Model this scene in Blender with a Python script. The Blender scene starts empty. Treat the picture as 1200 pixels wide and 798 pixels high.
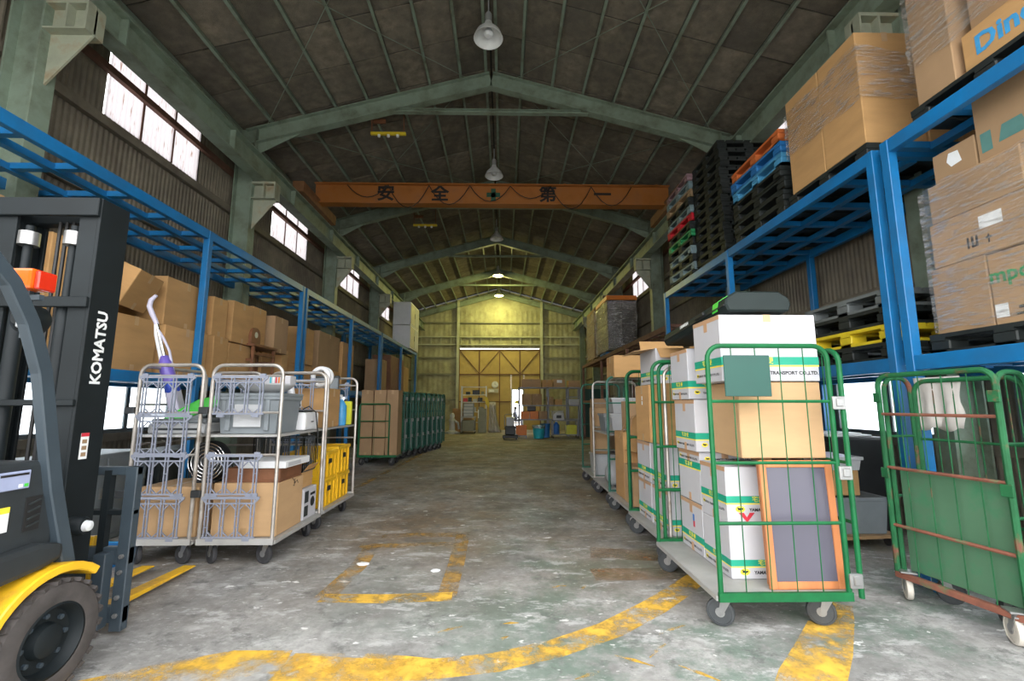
import bpy, bmesh, math, random
from mathutils import Vector, Matrix
random.seed(7)
PI = math.pi
scene = bpy.context.scene
C = scene.collection

# ---------------------------------------------------------------- camera, world, light, exposure
cam_d = bpy.data.cameras.new('camera'); cam_d.sensor_width = 36.0; cam_d.lens = 16.0
cam_d.clip_start = 0.05; cam_d.clip_end = 200
cam = bpy.data.objects.new('camera', cam_d); C.objects.link(cam)
cam.location = (0, 0, 1.35)
cam.rotation_euler = (PI/2 + math.atan(75/533.3), 0, -math.atan(10/533.3))
scene.camera = cam

world = bpy.data.worlds.new('overcast_sky'); scene.world = world; world.use_nodes = True
wn = world.node_tree.nodes; wl = world.node_tree.links
bg = wn['Background']; bg.inputs[0].default_value = (0.985, 0.99, 1.0, 1); bg.inputs[1].default_value = 2.6
scene.view_settings.view_transform = 'Standard'; scene.view_settings.look = 'None'
scene.view_settings.gamma = 1.0; scene.view_settings.use_curve_mapping = False
scene.view_settings.exposure = 1.2

# ---------------------------------------------------------------- materials
MATS = {}
def mat(name, col, rough=0.6, metal=0.0, var=0.12, scale=6.0, bump=0.0, bscale=None, rand=0.0, col2=None, amt=0.5,
        scale2=3.0, soft=0.06, stretch=(1, 1, 1), spec=0.5, alpha=1.0, trans=0.0, emit=0.0, coat=0.0):
    m = bpy.data.materials.new(name); m.use_nodes = True; MATS[name] = m
    n = m.node_tree.nodes; l = m.node_tree.links; b = n['Principled BSDF']
    b.inputs['Roughness'].default_value = rough; b.inputs['Metallic'].default_value = metal
    b.inputs['Specular IOR Level'].default_value = spec
    b.inputs['Coat Weight'].default_value = coat
    tc = n.new('ShaderNodeTexCoord'); oi = n.new('ShaderNodeObjectInfo')
    ml = n.new('ShaderNodeMath'); ml.operation = 'MULTIPLY'; ml.inputs[1].default_value = 37.0; l.new(oi.outputs['Random'], ml.inputs[0])
    mp = n.new('ShaderNodeMapping'); mp.inputs['Scale'].default_value = stretch
    l.new(tc.outputs['Object'], mp.inputs['Vector'])
    ad = n.new('ShaderNodeVectorMath'); l.new(mp.outputs[0], ad.inputs[0]); l.new(ml.outputs[0], ad.inputs[1])
    nz = n.new('ShaderNodeTexNoise'); nz.inputs['Scale'].default_value = scale; nz.inputs['Detail'].default_value = 5; nz.inputs['Roughness'].default_value = 0.6
    l.new(ad.outputs[0], nz.inputs['Vector'])
    mr = n.new('ShaderNodeMapRange'); mr.inputs[1].default_value = 0.3; mr.inputs[2].default_value = 0.7
    l.new(nz.outputs['Fac'], mr.inputs[0])
    mx = n.new('ShaderNodeMix'); mx.data_type = 'RGBA'
    mx.inputs[6].default_value = tuple(min(1, c*(1-var)) for c in col)+(1,)
    mx.inputs[7].default_value = tuple(min(1, c*(1+var)) for c in col)+(1,)
    l.new(mr.outputs[0], mx.inputs[0])
    out = mx.outputs[2]
    if col2 is not None:
        n2 = n.new('ShaderNodeTexNoise'); n2.inputs['Scale'].default_value = scale2; n2.inputs['Detail'].default_value = 8; n2.inputs['Roughness'].default_value = 0.65
        l.new(ad.outputs[0], n2.inputs['Vector'])
        r2 = n.new('ShaderNodeMapRange'); t = 1-amt
        r2.inputs[1].default_value = 0.28+0.44*t-soft; r2.inputs[2].default_value = 0.28+0.44*t+soft
        l.new(n2.outputs['Fac'], r2.inputs[0])
        m2 = n.new('ShaderNodeMix'); m2.data_type = 'RGBA'; l.new(r2.outputs[0], m2.inputs[0]); l.new(out, m2.inputs[6]); m2.inputs[7].default_value = tuple(col2)+(1,)
        out = m2.outputs[2]
    if rand > 0:
        hs = n.new('ShaderNodeHueSaturation'); rr = n.new('ShaderNodeMapRange'); rr.inputs[3].default_value = 1-rand; rr.inputs[4].default_value = 1+rand
        l.new(oi.outputs['Random'], rr.inputs[0]); l.new(rr.outputs[0], hs.inputs['Value']); l.new(out, hs.inputs['Color']); out = hs.outputs[0]
    l.new(out, b.inputs['Base Color'])
    if bump > 0:
        nb = n.new('ShaderNodeTexNoise'); nb.inputs['Scale'].default_value = bscale or scale*3; nb.inputs['Detail'].default_value = 4
        l.new(ad.outputs[0], nb.inputs['Vector'])
        bp = n.new('ShaderNodeBump'); bp.inputs['Strength'].default_value = bump; bp.inputs['Distance'].default_value = 0.02
        l.new(nb.outputs['Fac'], bp.inputs['Height']); l.new(bp.outputs[0], b.inputs['Normal'])
    if emit > 0:
        b.inputs['Emission Color'].default_value = tuple(col)+(1,); b.inputs['Emission Strength'].default_value = emit
    if alpha < 1: b.inputs['Alpha'].default_value = alpha
    return m

def film_mat(name, col, clear=0.72, rough=0.12):
    m = bpy.data.materials.new(name); m.use_nodes = True; MATS[name] = m
    n = m.node_tree.nodes; l = m.node_tree.links; o = n['Material Output']; n.remove(n['Principled BSDF'])
    tr = n.new('ShaderNodeBsdfTransparent'); gl = n.new('ShaderNodeBsdfGlossy'); gl.inputs['Roughness'].default_value = rough; gl.inputs[0].default_value = (1, 1, 1, 1)
    df = n.new('ShaderNodeBsdfDiffuse'); df.inputs[0].default_value = tuple(col)+(1,)
    tc = n.new('ShaderNodeTexCoord'); mp = n.new('ShaderNodeMapping'); mp.inputs['Scale'].default_value = (2, 2, 14)
    nz = n.new('ShaderNodeTexNoise'); nz.inputs['Scale'].default_value = 3.5; nz.inputs['Detail'].default_value = 5
    l.new(tc.outputs['Object'], mp.inputs[0]); l.new(mp.outputs[0], nz.inputs['Vector'])
    bp = n.new('ShaderNodeBump'); bp.inputs['Strength'].default_value = 0.9; bp.inputs['Distance'].default_value = 0.03
    l.new(nz.outputs['Fac'], bp.inputs['Height']); l.new(bp.outputs[0], gl.inputs['Normal'])
    m1 = n.new('ShaderNodeMixShader'); m1.inputs[0].default_value = 0.55; l.new(df.outputs[0], m1.inputs[1]); l.new(gl.outputs[0], m1.inputs[2])
    mr = n.new('ShaderNodeMapRange'); mr.inputs[1].default_value = 0.47; mr.inputs[2].default_value = 0.68; mr.inputs[3].default_value = 1-clear-0.14; mr.inputs[4].default_value = min(1, 1-clear+0.5)  # pale opaque streaks paint wrinkle highlights into the film
    l.new(nz.outputs['Fac'], mr.inputs[0])
    m2 = n.new('ShaderNodeMixShader'); l.new(mr.outputs[0], m2.inputs[0]); l.new(tr.outputs[0], m2.inputs[1]); l.new(m1.outputs[0], m2.inputs[2])
    l.new(m2.outputs[0], o.inputs[0]); return m

def pane_mat(name, col, clear=0.0, rust=False):
    """translucent corrugated plastic or frosted glass: daylight passes through it"""
    m = bpy.data.materials.new(name); m.use_nodes = True; MATS[name] = m
    n = m.node_tree.nodes; l = m.node_tree.links; o = n['Material Output']; n.remove(n['Principled BSDF'])
    t = n.new('ShaderNodeBsdfTranslucent'); t.inputs[0].default_value = tuple(col)+(1,)
    tp = n.new('ShaderNodeBsdfTransparent')
    if rust:
        tc = n.new('ShaderNodeTexCoord'); mp = n.new('ShaderNodeMapping'); mp.inputs['Scale'].default_value = (1, 22, 2.2)
        nz = n.new('ShaderNodeTexNoise'); nz.inputs['Scale'].default_value = 2.0; nz.inputs['Detail'].default_value = 6
        l.new(tc.outputs['Object'], mp.inputs[0]); l.new(mp.outputs[0], nz.inputs['Vector'])
        mr = n.new('ShaderNodeMapRange'); mr.inputs[1].default_value = 0.6; mr.inputs[2].default_value = 0.72; l.new(nz.outputs['Fac'], mr.inputs[0])
        mx = n.new('ShaderNodeMix'); mx.data_type = 'RGBA'; mx.inputs[6].default_value = tuple(col)+(1,); mx.inputs[7].default_value = (0.13, 0.075, 0.055, 1)
        l.new(mr.outputs[0], mx.inputs[0]); l.new(mx.outputs[2], t.inputs[0])
    ms = n.new('ShaderNodeMixShader'); ms.inputs[0].default_value = clear; l.new(t.outputs[0], ms.inputs[1]); l.new(tp.outputs[0], ms.inputs[2])
    l.new(ms.outputs[0], o.inputs[0]); return m

def worn_mat(name, col, keep=0.5, scale=2.6, soft=0.05):
    """worn paint on the floor: flaked away where the noise says so"""
    m = mat(name, col, 0.7, var=0.25, scale=9)
    n = m.node_tree.nodes; l = m.node_tree.links; b = n['Principled BSDF']
    g = n.new('ShaderNodeNewGeometry'); nz = n.new('ShaderNodeTexNoise'); nz.inputs['Scale'].default_value = scale; nz.inputs['Detail'].default_value = 9; nz.inputs['Roughness'].default_value = 0.72
    l.new(g.outputs['Position'], nz.inputs['Vector'])
    mr = n.new('ShaderNodeMapRange'); t = 1-keep; mr.inputs[1].default_value = 0.28+0.44*t-soft; mr.inputs[2].default_value = 0.28+0.44*t+soft
    l.new(nz.outputs['Fac'], mr.inputs[0]); l.new(mr.outputs[0], b.inputs['Alpha']); return m

mat('wall_metal', (0.19, 0.165, 0.12), 0.75, var=0.3, scale=1.3, col2=(0.12, 0.10, 0.075), amt=0.35, soft=0.15)
mat('endwall_metal', (0.36, 0.35, 0.22), 0.7, var=0.25, scale=1.2, col2=(0.22, 0.2, 0.12), amt=0.3, soft=0.15)
mat('roof_board', (0.20, 0.172, 0.125), 0.95, var=0.35, scale=7, bump=0.5, bscale=90, rand=0.22, col2=(0.11, 0.10, 0.08), amt=0.42, scale2=1.6, soft=0.2)
mat('roof_dark', (0.05, 0.05, 0.045), 0.9)
mat('green_steel', (0.245, 0.315, 0.24), 0.55, var=0.15, scale=3, col2=(0.11, 0.12, 0.08), amt=0.35, soft=0.15)
mat('pale_steel', (0.33, 0.35, 0.26), 0.55, var=0.2, scale=3, col2=(0.28, 0.2, 0.11), amt=0.2, soft=0.1)
mat('column_pale', (0.46, 0.48, 0.34), 0.55, var=0.15, scale=3)
mat('rust_steel', (0.155, 0.075, 0.05), 0.8, var=0.3, scale=5)
mat('crane_orange', (0.40, 0.14, 0.022), 0.55, var=0.2, scale=3, col2=(0.3, 0.12, 0.04), amt=0.3, soft=0.15)
mat('crane_brown', (0.25, 0.12, 0.05), 0.7, var=0.2)
mat('ink', (0.012, 0.012, 0.012), 0.6)
mat('dark_green_ink', (0.02, 0.09, 0.05), 0.6)
mat('white_ink', (0.82, 0.84, 0.84), 0.5)
mat('blue', (0.007, 0.155, 0.39), 0.38, var=0.14, scale=4, col2=(0.02, 0.12, 0.27), amt=0.25, soft=0.2)
mat('card', (0.46, 0.265, 0.105), 0.85, var=0.10, scale=2.2, rand=0.10, stretch=(1, 1, 4))
mat('card_light', (0.48, 0.305, 0.155), 0.8, var=0.08, scale=2.0, rand=0.05, stretch=(1, 1, 4))
mat('card_grey', (0.37, 0.235, 0.125), 0.85, var=0.10, scale=2.2, rand=0.10)
mat('card_inside', (0.33, 0.215, 0.12), 0.9)
mat('tape', (0.43, 0.275, 0.135), 0.35, var=0.06)
mat('pink_tape', (0.50, 0.30, 0.17), 0.4, var=0.06)
mat('white_card', (0.50, 0.495, 0.52), 0.6, var=0.04, scale=3)
mat('box_green', (0.01, 0.32, 0.20), 0.5, var=0.06)
mat('box_yellow', (0.86, 0.71, 0.05), 0.5, var=0.06)
mat('box_red', (0.55, 0.03, 0.05), 0.5)
mat('box_blue', (0.03, 0.16, 0.50), 0.5)
mat('cage_green', (0.004, 0.105, 0.032), 0.5, spec=0.3, var=0.2, scale=9)
mat('cage_green_worn', (0.016, 0.115, 0.042), 0.6, spec=0.3, var=0.3, scale=6, col2=(0.20, 0.075, 0.05), amt=0.22, scale2=5, soft=0.05)
mat('cage_rust', (0.22, 0.08, 0.05), 0.75, var=0.3, scale=8, col2=(0.06, 0.2, 0.09), amt=0.25, scale2=5)
mat('cage_panel', (0.075, 0.165, 0.095), 0.6, spec=0.3, var=0.15, scale=2, col2=(0.05, 0.18, 0.09), amt=0.35, scale2=4, soft=0.06)
mat('cage_dark_green', (0.012, 0.105, 0.07), 0.45, var=0.2)
mat('sign_green', (0.005, 0.062, 0.046), 0.5, var=0.05)
mat('cage_silver', (0.42, 0.39, 0.355), 0.38, metal=0.5, var=0.2, scale=8, col2=(0.28, 0.24, 0.2), amt=0.25, scale2=6)
mat('lattice_grey', (0.23, 0.25, 0.31), 0.5, var=0.08)
mat('zinc', (0.34, 0.34, 0.335), 0.35, metal=0.7, var=0.15, scale=10)
mat('deck_grey', (0.40, 0.395, 0.38), 0.5, metal=0.2, var=0.12, scale=5)
mat('rubber', (0.035, 0.035, 0.038), 0.7, var=0.3, scale=12)
mat('rubber_grey', (0.042, 0.047, 0.05), 0.65, var=0.2, scale=12)
mat('wheel_cream', (0.58, 0.54, 0.47), 0.6, var=0.2, scale=12)
mat('truck_black', (0.008, 0.012, 0.014), 0.6, spec=0.3, var=0.2, scale=4)
mat('truck_grey', (0.04, 0.056, 0.07), 0.45, var=0.12, scale=4)
mat('truck_plastic', (0.022, 0.027, 0.03), 0.55, var=0.2, scale=6)
mat('truck_yellow', (0.80, 0.46, 0.02), 0.4, var=0.12, scale=3, col2=(0.5, 0.27, 0.03), amt=0.2)
mat('tyre', (0.06, 0.053, 0.05), 0.85, var=0.3, scale=10)
mat('chrome', (0.7, 0.7, 0.7), 0.15, metal=1.0, var=0.05)
mat('lens_orange', (0.85, 0.13, 0.01), 0.2, var=0.15)
mat('lens_red', (0.6, 0.03, 0.01), 0.2)
mat('lens_clear', (0.75, 0.78, 0.8), 0.1)
mat('screen', (0.32, 0.36, 0.52), 0.25, var=0.1)
mat('lamp_metal', (0.42, 0.43, 0.42), 0.45, metal=0.3)
mat('lamp_inside', (0.75, 0.76, 0.74), 0.4)
mat('grey_plastic', (0.20, 0.225, 0.24), 0.45, var=0.08)
mat('light_grey_plastic', (0.46, 0.47, 0.48), 0.45, var=0.08)
mat('white_plastic', (0.74, 0.75, 0.76), 0.4, var=0.04)
mat('black_plastic', (0.016, 0.018, 0.02), 0.45, var=0.2)
mat('charcoal', (0.026, 0.032, 0.034), 0.5, var=0.2)
mat('case_black', (0.010, 0.018, 0.017), 0.6, spec=0.3)
mat('faded_teal', (0.08, 0.20, 0.18), 0.8)
mat('lime', (0.06, 0.52, 0.05), 0.35, var=0.1)
mat('purple', (0.14, 0.10, 0.42), 0.3, var=0.1)
mat('deep_blue', (0.02, 0.06, 0.42), 0.35)
mat('lilac', (0.50, 0.48, 0.60), 0.4)
mat('sky_blue', (0.06, 0.32, 0.62), 0.4, var=0.2, scale=12)
mat('crate_yellow', (0.80, 0.47, 0.015), 0.45, var=0.1)
mat('crate_orange', (0.72, 0.20, 0.02), 0.5, var=0.1)
mat('crate_lime', (0.60, 0.60, 0.04), 0.5, var=0.1)
mat('teal', (0.02, 0.40, 0.50), 0.4, var=0.08)
mat('wood_orange', (0.52, 0.19, 0.065), 0.5, var=0.2, scale=6, stretch=(1, 1, .15))
mat('wood_dark', (0.18, 0.075, 0.035), 0.5, var=0.25, scale=6)
mat('wood_mid', (0.34, 0.21, 0.10), 0.6, var=0.25, scale=6, stretch=(1, .2, 1))
mat('plywood', (0.50, 0.36, 0.13), 0.7, var=0.12, scale=2, rand=0.06)
mat('picture_glass', (0.105, 0.10, 0.13), 0.25, var=0.05, scale=1)
mat('pallet_black', (0.012, 0.016, 0.015), 0.6, var=0.3, scale=6)
mat('pallet_grey', (0.125, 0.14, 0.14), 0.6, var=0.2, scale=6)
mat('pallet_yellow', (0.66, 0.50, 0.02), 0.5, var=0.15, scale=6)
mat('pallet_orange', (0.55, 0.14, 0.035), 0.5, var=0.15, scale=6)
mat('pallet_blue', (0.02, 0.16, 0.42), 0.5, var=0.15, scale=6)
mat('pallet_sky', (0.06, 0.27, 0.47), 0.5, var=0.15, scale=6)
mat('pallet_red', (0.58, 0.012, 0.03), 0.5, var=0.15, scale=6)
mat('pallet_green', (0.02, 0.26, 0.09), 0.5, var=0.15, scale=6)
mat('pallet_slate', (0.18, 0.26, 0.28), 0.55, var=0.15, scale=6)
mat('pallet_mauve', (0.28, 0.17, 0.19), 0.55, var=0.15, scale=6)
mat('pallet_wood', (0.33, 0.22, 0.12), 0.7, var=0.2, scale=6)
mat('cloth_grey', (0.50, 0.47, 0.44), 0.9, var=0.1, scale=5)
mat('cream_metal', (0.55, 0.53, 0.42), 0.5, var=0.1)
mat('olive_metal', (0.22, 0.22, 0.15), 0.5, var=0.1)
mat('skin', (0.45, 0.28, 0.2), 0.6); mat('hair', (0.015, 0.012, 0.01), 0.7); mat('dark_cloth', (0.03, 0.035, 0.06), 0.85)
mat('concrete', (0.42, 0.42, 0.40), 0.9, var=0.12, scale=1.5)
film_mat('film', (0.55, 0.52, 0.48)); film_mat('film_dark', (0.20, 0.18, 0.15), clear=0.55)
film_mat('bag', (0.62, 0.66, 0.70), clear=0.45)
pane_mat('skylight_pane', (0.275, 0.255, 0.26), 0.0, rust=True); pane_mat('frosted_pane', (0.86, 0.93, 0.98), 0.35)
worn_mat('line_yellow', (0.74, 0.44, 0.06), 0.53, 3.8, 0.09); worn_mat('line_faint', (0.46, 0.27, 0.07), 0.40, 3.2, 0.12); worn_mat('line_patch', (0.72, 0.43, 0.05), 0.48, 3.0, 0.09)
worn_mat('stain_brown', (0.30, 0.165, 0.07), 0.34, 2.2, 0.22)

# ---------------------------------------------------------------- mesh helpers
class MB:
    def __init__(s): s.v = []; s.f = []
    def add(s, vs, fs):
        o = len(s.v); s.v += [tuple(v) for v in vs]; s.f += [tuple(i+o for i in f) for f in fs]; return s
    def box(s, x0, y0, z0, x1, y1, z1):
        return s.add([(x0,y0,z0),(x1,y0,z0),(x1,y1,z0),(x0,y1,z0),(x0,y0,z1),(x1,y0,z1),(x1,y1,z1),(x0,y1,z1)],
                     [(0,3,2,1),(4,5,6,7),(0,1,5,4),(1,2,6,5),(2,3,7,6),(3,0,4,7)])
    def mbox(s, M, sx, sy, sz):
        vs = [M @ Vector((a*sx/2, b*sy/2, c*sz/2)) for c in (-1,1) for a, b in ((-1,-1),(1,-1),(1,1),(-1,1))]
        return s.add(vs, [(0,3,2,1),(4,5,6,7),(0,1,5,4),(1,2,6,5),(2,3,7,6),(3,0,4,7)])
    def beam(s, p, q, w, h, up=(0,0,1)):
        p = Vector(p); q = Vector(q); d = (q-p).normalized(); u = Vector(up)
        if abs(d.dot(u)) > 0.99: u = Vector((0,1,0))
        r = d.cross(u).normalized(); u = r.cross(d)
        vs = [e + r*a*w/2 + u*b*h/2 for e in (p, q) for a, b in ((-1,-1),(1,-1),(1,1),(-1,1))]
        return s.add(vs, [(0,1,2,3),(7,6,5,4),(0,4,5,1),(1,5,6,2),(2,6,7,3),(3,7,4,0)])
    def hbeam(s, p, q, w, h, t=0.02, up=(0,0,1)):
        p = Vector(p); q = Vector(q); d = (q-p).normalized(); u = Vector(up)
        if abs(d.dot(u)) > 0.99: u = Vector((0,1,0))
        r = d.cross(u).normalized(); u = r.cross(d)
        prof = [(-w/2,-h/2),(w/2,-h/2),(w/2,-h/2+t),(t/2,-h/2+t),(t/2,h/2-t),(w/2,h/2-t),(w/2,h/2),(-w/2,h/2),(-w/2,h/2-t),(-t/2,h/2-t),(-t/2,-h/2+t),(-w/2,-h/2+t)]
        n = 12; vs = [e + r*a + u*b for e in (p, q) for a, b in prof]
        fs = [(i, (i+1)%n, n+(i+1)%n, n+i) for i in range(n)] + [tuple(range(n-1,-1,-1)), tuple(range(n, 2*n))]
        return s.add(vs, fs)
    def tube(s, pts, r, n=8, closed=False):
        P = [Vector(p) for p in pts]; k = len(P); vs = []; fs = []; prev = None
        for i in range(k):
            if closed: d = (P[(i+1)%k]-P[i-1])
            else: d = P[min(i+1,k-1)]-P[max(i-1,0)]
            d.normalize()
            if prev is None:
                a = Vector((0,0,1)) if abs(d.z) < 0.9 else Vector((1,0,0)); u = d.cross(a).normalized()
            else:
                u = (prev - d*prev.dot(d)).normalized()
            prev = u; w = d.cross(u); rr = r[i] if isinstance(r, (list, tuple)) else r
            vs += [P[i] + (u*math.cos(2*PI*j/n) + w*math.sin(2*PI*j/n))*rr for j in range(n)]
        for i in range(k if closed else k-1):
            a = i*n; b = ((i+1)%k)*n
            fs += [(a+j, a+(j+1)%n, b+(j+1)%n, b+j) for j in range(n)]
        if not closed: fs += [tuple(range(n-1,-1,-1)), tuple((k-1)*n+j for j in range(n))]
        return s.add(vs, fs)
    def lathe(s, prof, n=20, M=None, caps=True):
        """prof: (radius, height) about local Z, then M"""
        M = M or Matrix(); k = len(prof); vs = []
        for r, z in prof: vs += [M @ Vector((r*math.cos(2*PI*j/n), r*math.sin(2*PI*j/n), z)) for j in range(n)]
        fs = []
        for i in range(k-1): fs += [(i*n+j, i*n+(j+1)%n, (i+1)*n+(j+1)%n, (i+1)*n+j) for j in range(n)]
        if caps and prof[0][0] > 1e-6: fs.append(tuple(range(n-1,-1,-1)))
        if caps and prof[-1][0] > 1e-6: fs.append(tuple((k-1)*n+j for j in range(n)))
        return s.add(vs, fs)
    def prism(s, poly, a0, a1, axis='x'):
        """extrude a 2D outline along an axis: x -> (y,z), y -> (x,z), z -> (x,y)"""
        n = len(poly)
        def P(a, p): return {'x': (a, p[0], p[1]), 'y': (p[0], a, p[1]), 'z': (p[0], p[1], a)}[axis]
        vs = [P(a0, p) for p in poly] + [P(a1, p) for p in poly]
        fs = [(i, (i+1)%n, n+(i+1)%n, n+i) for i in range(n)] + [tuple(range(n-1,-1,-1)), tuple(range(n, 2*n))]
        return s.add(vs, fs)
    def mesh(s, name, m, bevel=0.0, smooth=False, seg=1):
        me = bpy.data.meshes.new(name); me.from_pydata(s.v, [], s.f)
        bm = bmesh.new(); bm.from_mesh(me)
        bmesh.ops.recalc_face_normals(bm, faces=bm.faces)
        if bevel > 0:
            es = [e for e in bm.edges if len(e.link_faces) == 2 and e.calc_face_angle(0) > 0.6]
            bmesh.ops.bevel(bm, geom=es, offset=bevel, segments=seg, affect='EDGES', profile=0.6)
        bm.to_mesh(me); bm.free()
        me.materials.append(MATS[m] if isinstance(m, str) else m)
        if smooth:
            me.polygons.foreach_set('use_smooth', [True]*len(me.polygons)); me.update()
            try: me.set_sharp_from_angle(angle=0.7)
            except Exception: pass
        return me
    def build(s, name, m, parent=None, bevel=0.0, smooth=False, loc=None, rot=None, seg=1):
        return link(name, s.mesh(name, m, bevel, smooth, seg), parent, loc, rot)

def link(name, me, parent=None, loc=None, rot=None):
    o = bpy.data.objects.new(name, me); C.objects.link(o)
    if parent is not None: o.parent = parent
    if loc is not None: o.location = loc
    if rot is not None: o.rotation_euler = rot
    return o
def tag(o, label=None, cat=None, group=None, kind=None):
    if label: o['label'] = label
    if cat: o['category'] = cat
    if group: o['group'] = group
    if kind: o['kind'] = kind
    return o
def thing(name, label, cat, loc=(0,0,0), rz=0.0, group=None, kind=None):
    o = link(name, None, None, loc, (0, 0, rz)); o.empty_display_size = 0.1
    return tag(o, label, cat, group, kind)
def copy_tree(o, parent=None):
    c = o.copy(); C.objects.link(c); c.parent = parent
    for ch in o.children: copy_tree(ch, c)
    return c
def dup(o, loc, rz, label=None, group=None):
    c = copy_tree(o); c.location = loc; c.rotation_euler = (0, 0, rz)
    if label: c['label'] = label
    if group: c['group'] = group
    return c
def struct(name, mb, m, label, cat, parent=None, bevel=0.0, smooth=False):
    o = mb.build(name, m, parent, bevel, smooth); return tag(o, label, cat, None, 'structure')
_TXT = {}
def text_mesh(body, m, size=0.1, ext=0.0006, bold=0.0):
    key = (body, m, size, bold)
    if key in _TXT: return _TXT[key]
    cu = bpy.data.curves.new('lettering', 'FONT'); cu.body = body; cu.size = size; cu.align_x = 'CENTER'; cu.align_y = 'CENTER'; cu.extrude = ext; cu.resolution_u = 2
    cu.offset = bold
    t = bpy.data.objects.new('lettering', cu); C.objects.link(t)
    dg = bpy.context.evaluated_depsgraph_get(); me = bpy.data.meshes.new_from_object(t.evaluated_get(dg))
    bpy.data.objects.remove(t); me.materials.clear(); me.materials.append(MATS[m]); me.name = 'lettering'
    _TXT[key] = me; return me
def lettering(body, m, size, parent, loc, rot, name='lettering', bold=0.0):
    return link(name, text_mesh(body, m, size, bold=bold), parent, loc, rot)
FACE_FRONT = (PI/2, 0, 0)            # reads from -Y
FACE_LEFT = (PI/2, 0, -PI/2)         # reads from -X
FACE_RIGHT = (PI/2, 0, PI/2)         # reads from +X
def arc(cx, cz, r, a0, a1, n=5): return [(cx+r*math.cos(a0+(a1-a0)*i/n), cz+r*math.sin(a0+(a1-a0)*i/n)) for i in range(n+1)]
# ---------------------------------------------------------------- the hall: sizes
XL, XR, XC = -5.05, 4.55, -0.25
Y0, Y1 = 0.9, 25.0
RIDGE, SLOPE = 7.77, 0.275
FRAMES = [1.1, 4.22, 7.98, 12.22, 16.5, 20.7]
def roofz(x): return RIDGE - SLOPE*abs(x-XC)

# ---------------------------------------------------------------- floor
def floor_mat():
    m = bpy.data.materials.new('worn_floor'); m.use_nodes = True; MATS['worn_floor'] = m
    n = m.node_tree.nodes; l = m.node_tree.links; b = n['Principled BSDF']
    g = n.new('ShaderNodeNewGeometry'); sp = n.new('ShaderNodeSeparateXYZ'); l.new(g.outputs['Position'], sp.inputs[0])
    def noise(scale, det=6, rough=0.6, st=(1,1,1), off=(0,0,0), rz=0.0):
        mp = n.new('ShaderNodeMapping'); mp.inputs['Scale'].default_value = st; mp.inputs['Location'].default_value = off; mp.inputs['Rotation'].default_value = (0, 0, rz)
        l.new(g.outputs['Position'], mp.inputs[0])
        z = n.new('ShaderNodeTexNoise'); z.inputs['Scale'].default_value = scale; z.inputs['Detail'].default_value = det; z.inputs['Roughness'].default_value = rough
        l.new(mp.outputs[0], z.inputs['Vector']); return z.outputs['Fac']
    def ramp(x, a, b_, lo=0.0, hi=1.0):
        r = n.new('ShaderNodeMapRange'); r.inputs[1].default_value = a; r.inputs[2].default_value = b_; r.inputs[3].default_value = lo; r.inputs[4].default_value = hi; l.new(x, r.inputs[0]); return r.outputs[0]
    def mul(a, c):
        k = n.new('ShaderNodeMath'); k.operation = 'MULTIPLY'; l.new(a, k.inputs[0])
        if isinstance(c, float): k.inputs[1].default_value = c
        else: l.new(c, k.inputs[1])
        return k.outputs[0]
    def mix(f, a, c):
        x = n.new('ShaderNodeMix'); x.data_type = 'RGBA'; l.new(f, x.inputs[0])
        for s, v in ((6, a), (7, c)):
            if isinstance(v, tuple): x.inputs[s].default_value = v+(1,)
            else: l.new(v, x.inputs[s])
        return x.outputs[2]
    base = mix(ramp(noise(1.3, 10, 0.7), 0.38, 0.62), (0.235, 0.23, 0.22), (0.47, 0.465, 0.45))
    base = mix(mul(ramp(noise(14.0, 6, 0.75), 0.42, 0.62), 0.5), base, (0.17, 0.168, 0.16))
    # worn green paint in patches, mostly in front of the right-hand cages
    gz = mul(ramp(noise(1.1, 10, 0.75, off=(3, 1, 0)), 0.47, 0.57), ramp(sp.outputs[0], -1.6, 0.4))
    gz = mul(gz, ramp(sp.outputs[1], 9.0, 4.0))
    base = mix(mul(gz, 0.72), base, (0.11, 0.18, 0.135))
    # brown tracked-in stains down the middle aisle
    br = mul(ramp(noise(0.9, 8, 0.7, st=(1, 0.6, 1), off=(9, 4, 0)), 0.38, 0.60), ramp(sp.outputs[1], 2.9, 5.0))
    base = mix(mul(br, 0.72), base, (0.20, 0.125, 0.06))
    dk = mul(ramp(noise(1.7, 8, 0.72, off=(2, 8, 0)), 0.44, 0.60), ramp(sp.outputs[1], 2.6, 5.5))
    base = mix(mul(dk, 0.7), base, (0.10, 0.09, 0.075))
    # pale scuffs and flakes
    sc = ramp(noise(2.4, 10, 0.78, st=(1, 2.2, 1), off=(5, 5, 0), rz=0.5), 0.545, 0.60)
    base = mix(mul(sc, ramp(sp.outputs[1], 9.0, 3.4, 0.12, 0.75)), base, (0.52, 0.52, 0.51))
    s2 = ramp(noise(9.0, 9, 0.8, st=(1, 2.4, 1), off=(1, 7, 0), rz=-0.4), 0.585, 0.63)
    base = mix(mul(s2, ramp(sp.outputs[1], 9.0, 3.4, 0.25, 0.85)), base, (0.60, 0.60, 0.58))
    dk2 = ramp(noise(4.2, 10, 0.78, off=(7, 2, 0)), 0.54, 0.62)
    base = mix(mul(dk2, 0.7), base, (0.115, 0.12, 0.115))
    fl = ramp(noise(5.5, 4, 0.6, st=(1, 1.8, 1), off=(4, 9, 0), rz=0.9), 0.66, 0.68)
    base = mix(mul(fl, 0.9), base, (0.74, 0.74, 0.72))
    l.new(base, b.inputs['Base Color'])
    l.new(ramp(noise(2.0, 5), 0.3, 0.7, 0.58, 0.85), b.inputs['Roughness'])
    bp = n.new('ShaderNodeBump'); bp.inputs['Strength'].default_value = 0.4; bp.inputs['Distance'].default_value = 0.012
    l.new(noise(6.0, 9, 0.75), bp.inputs['Height']); l.new(bp.outputs[0], b.inputs['Normal'])
floor_mat()
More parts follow.
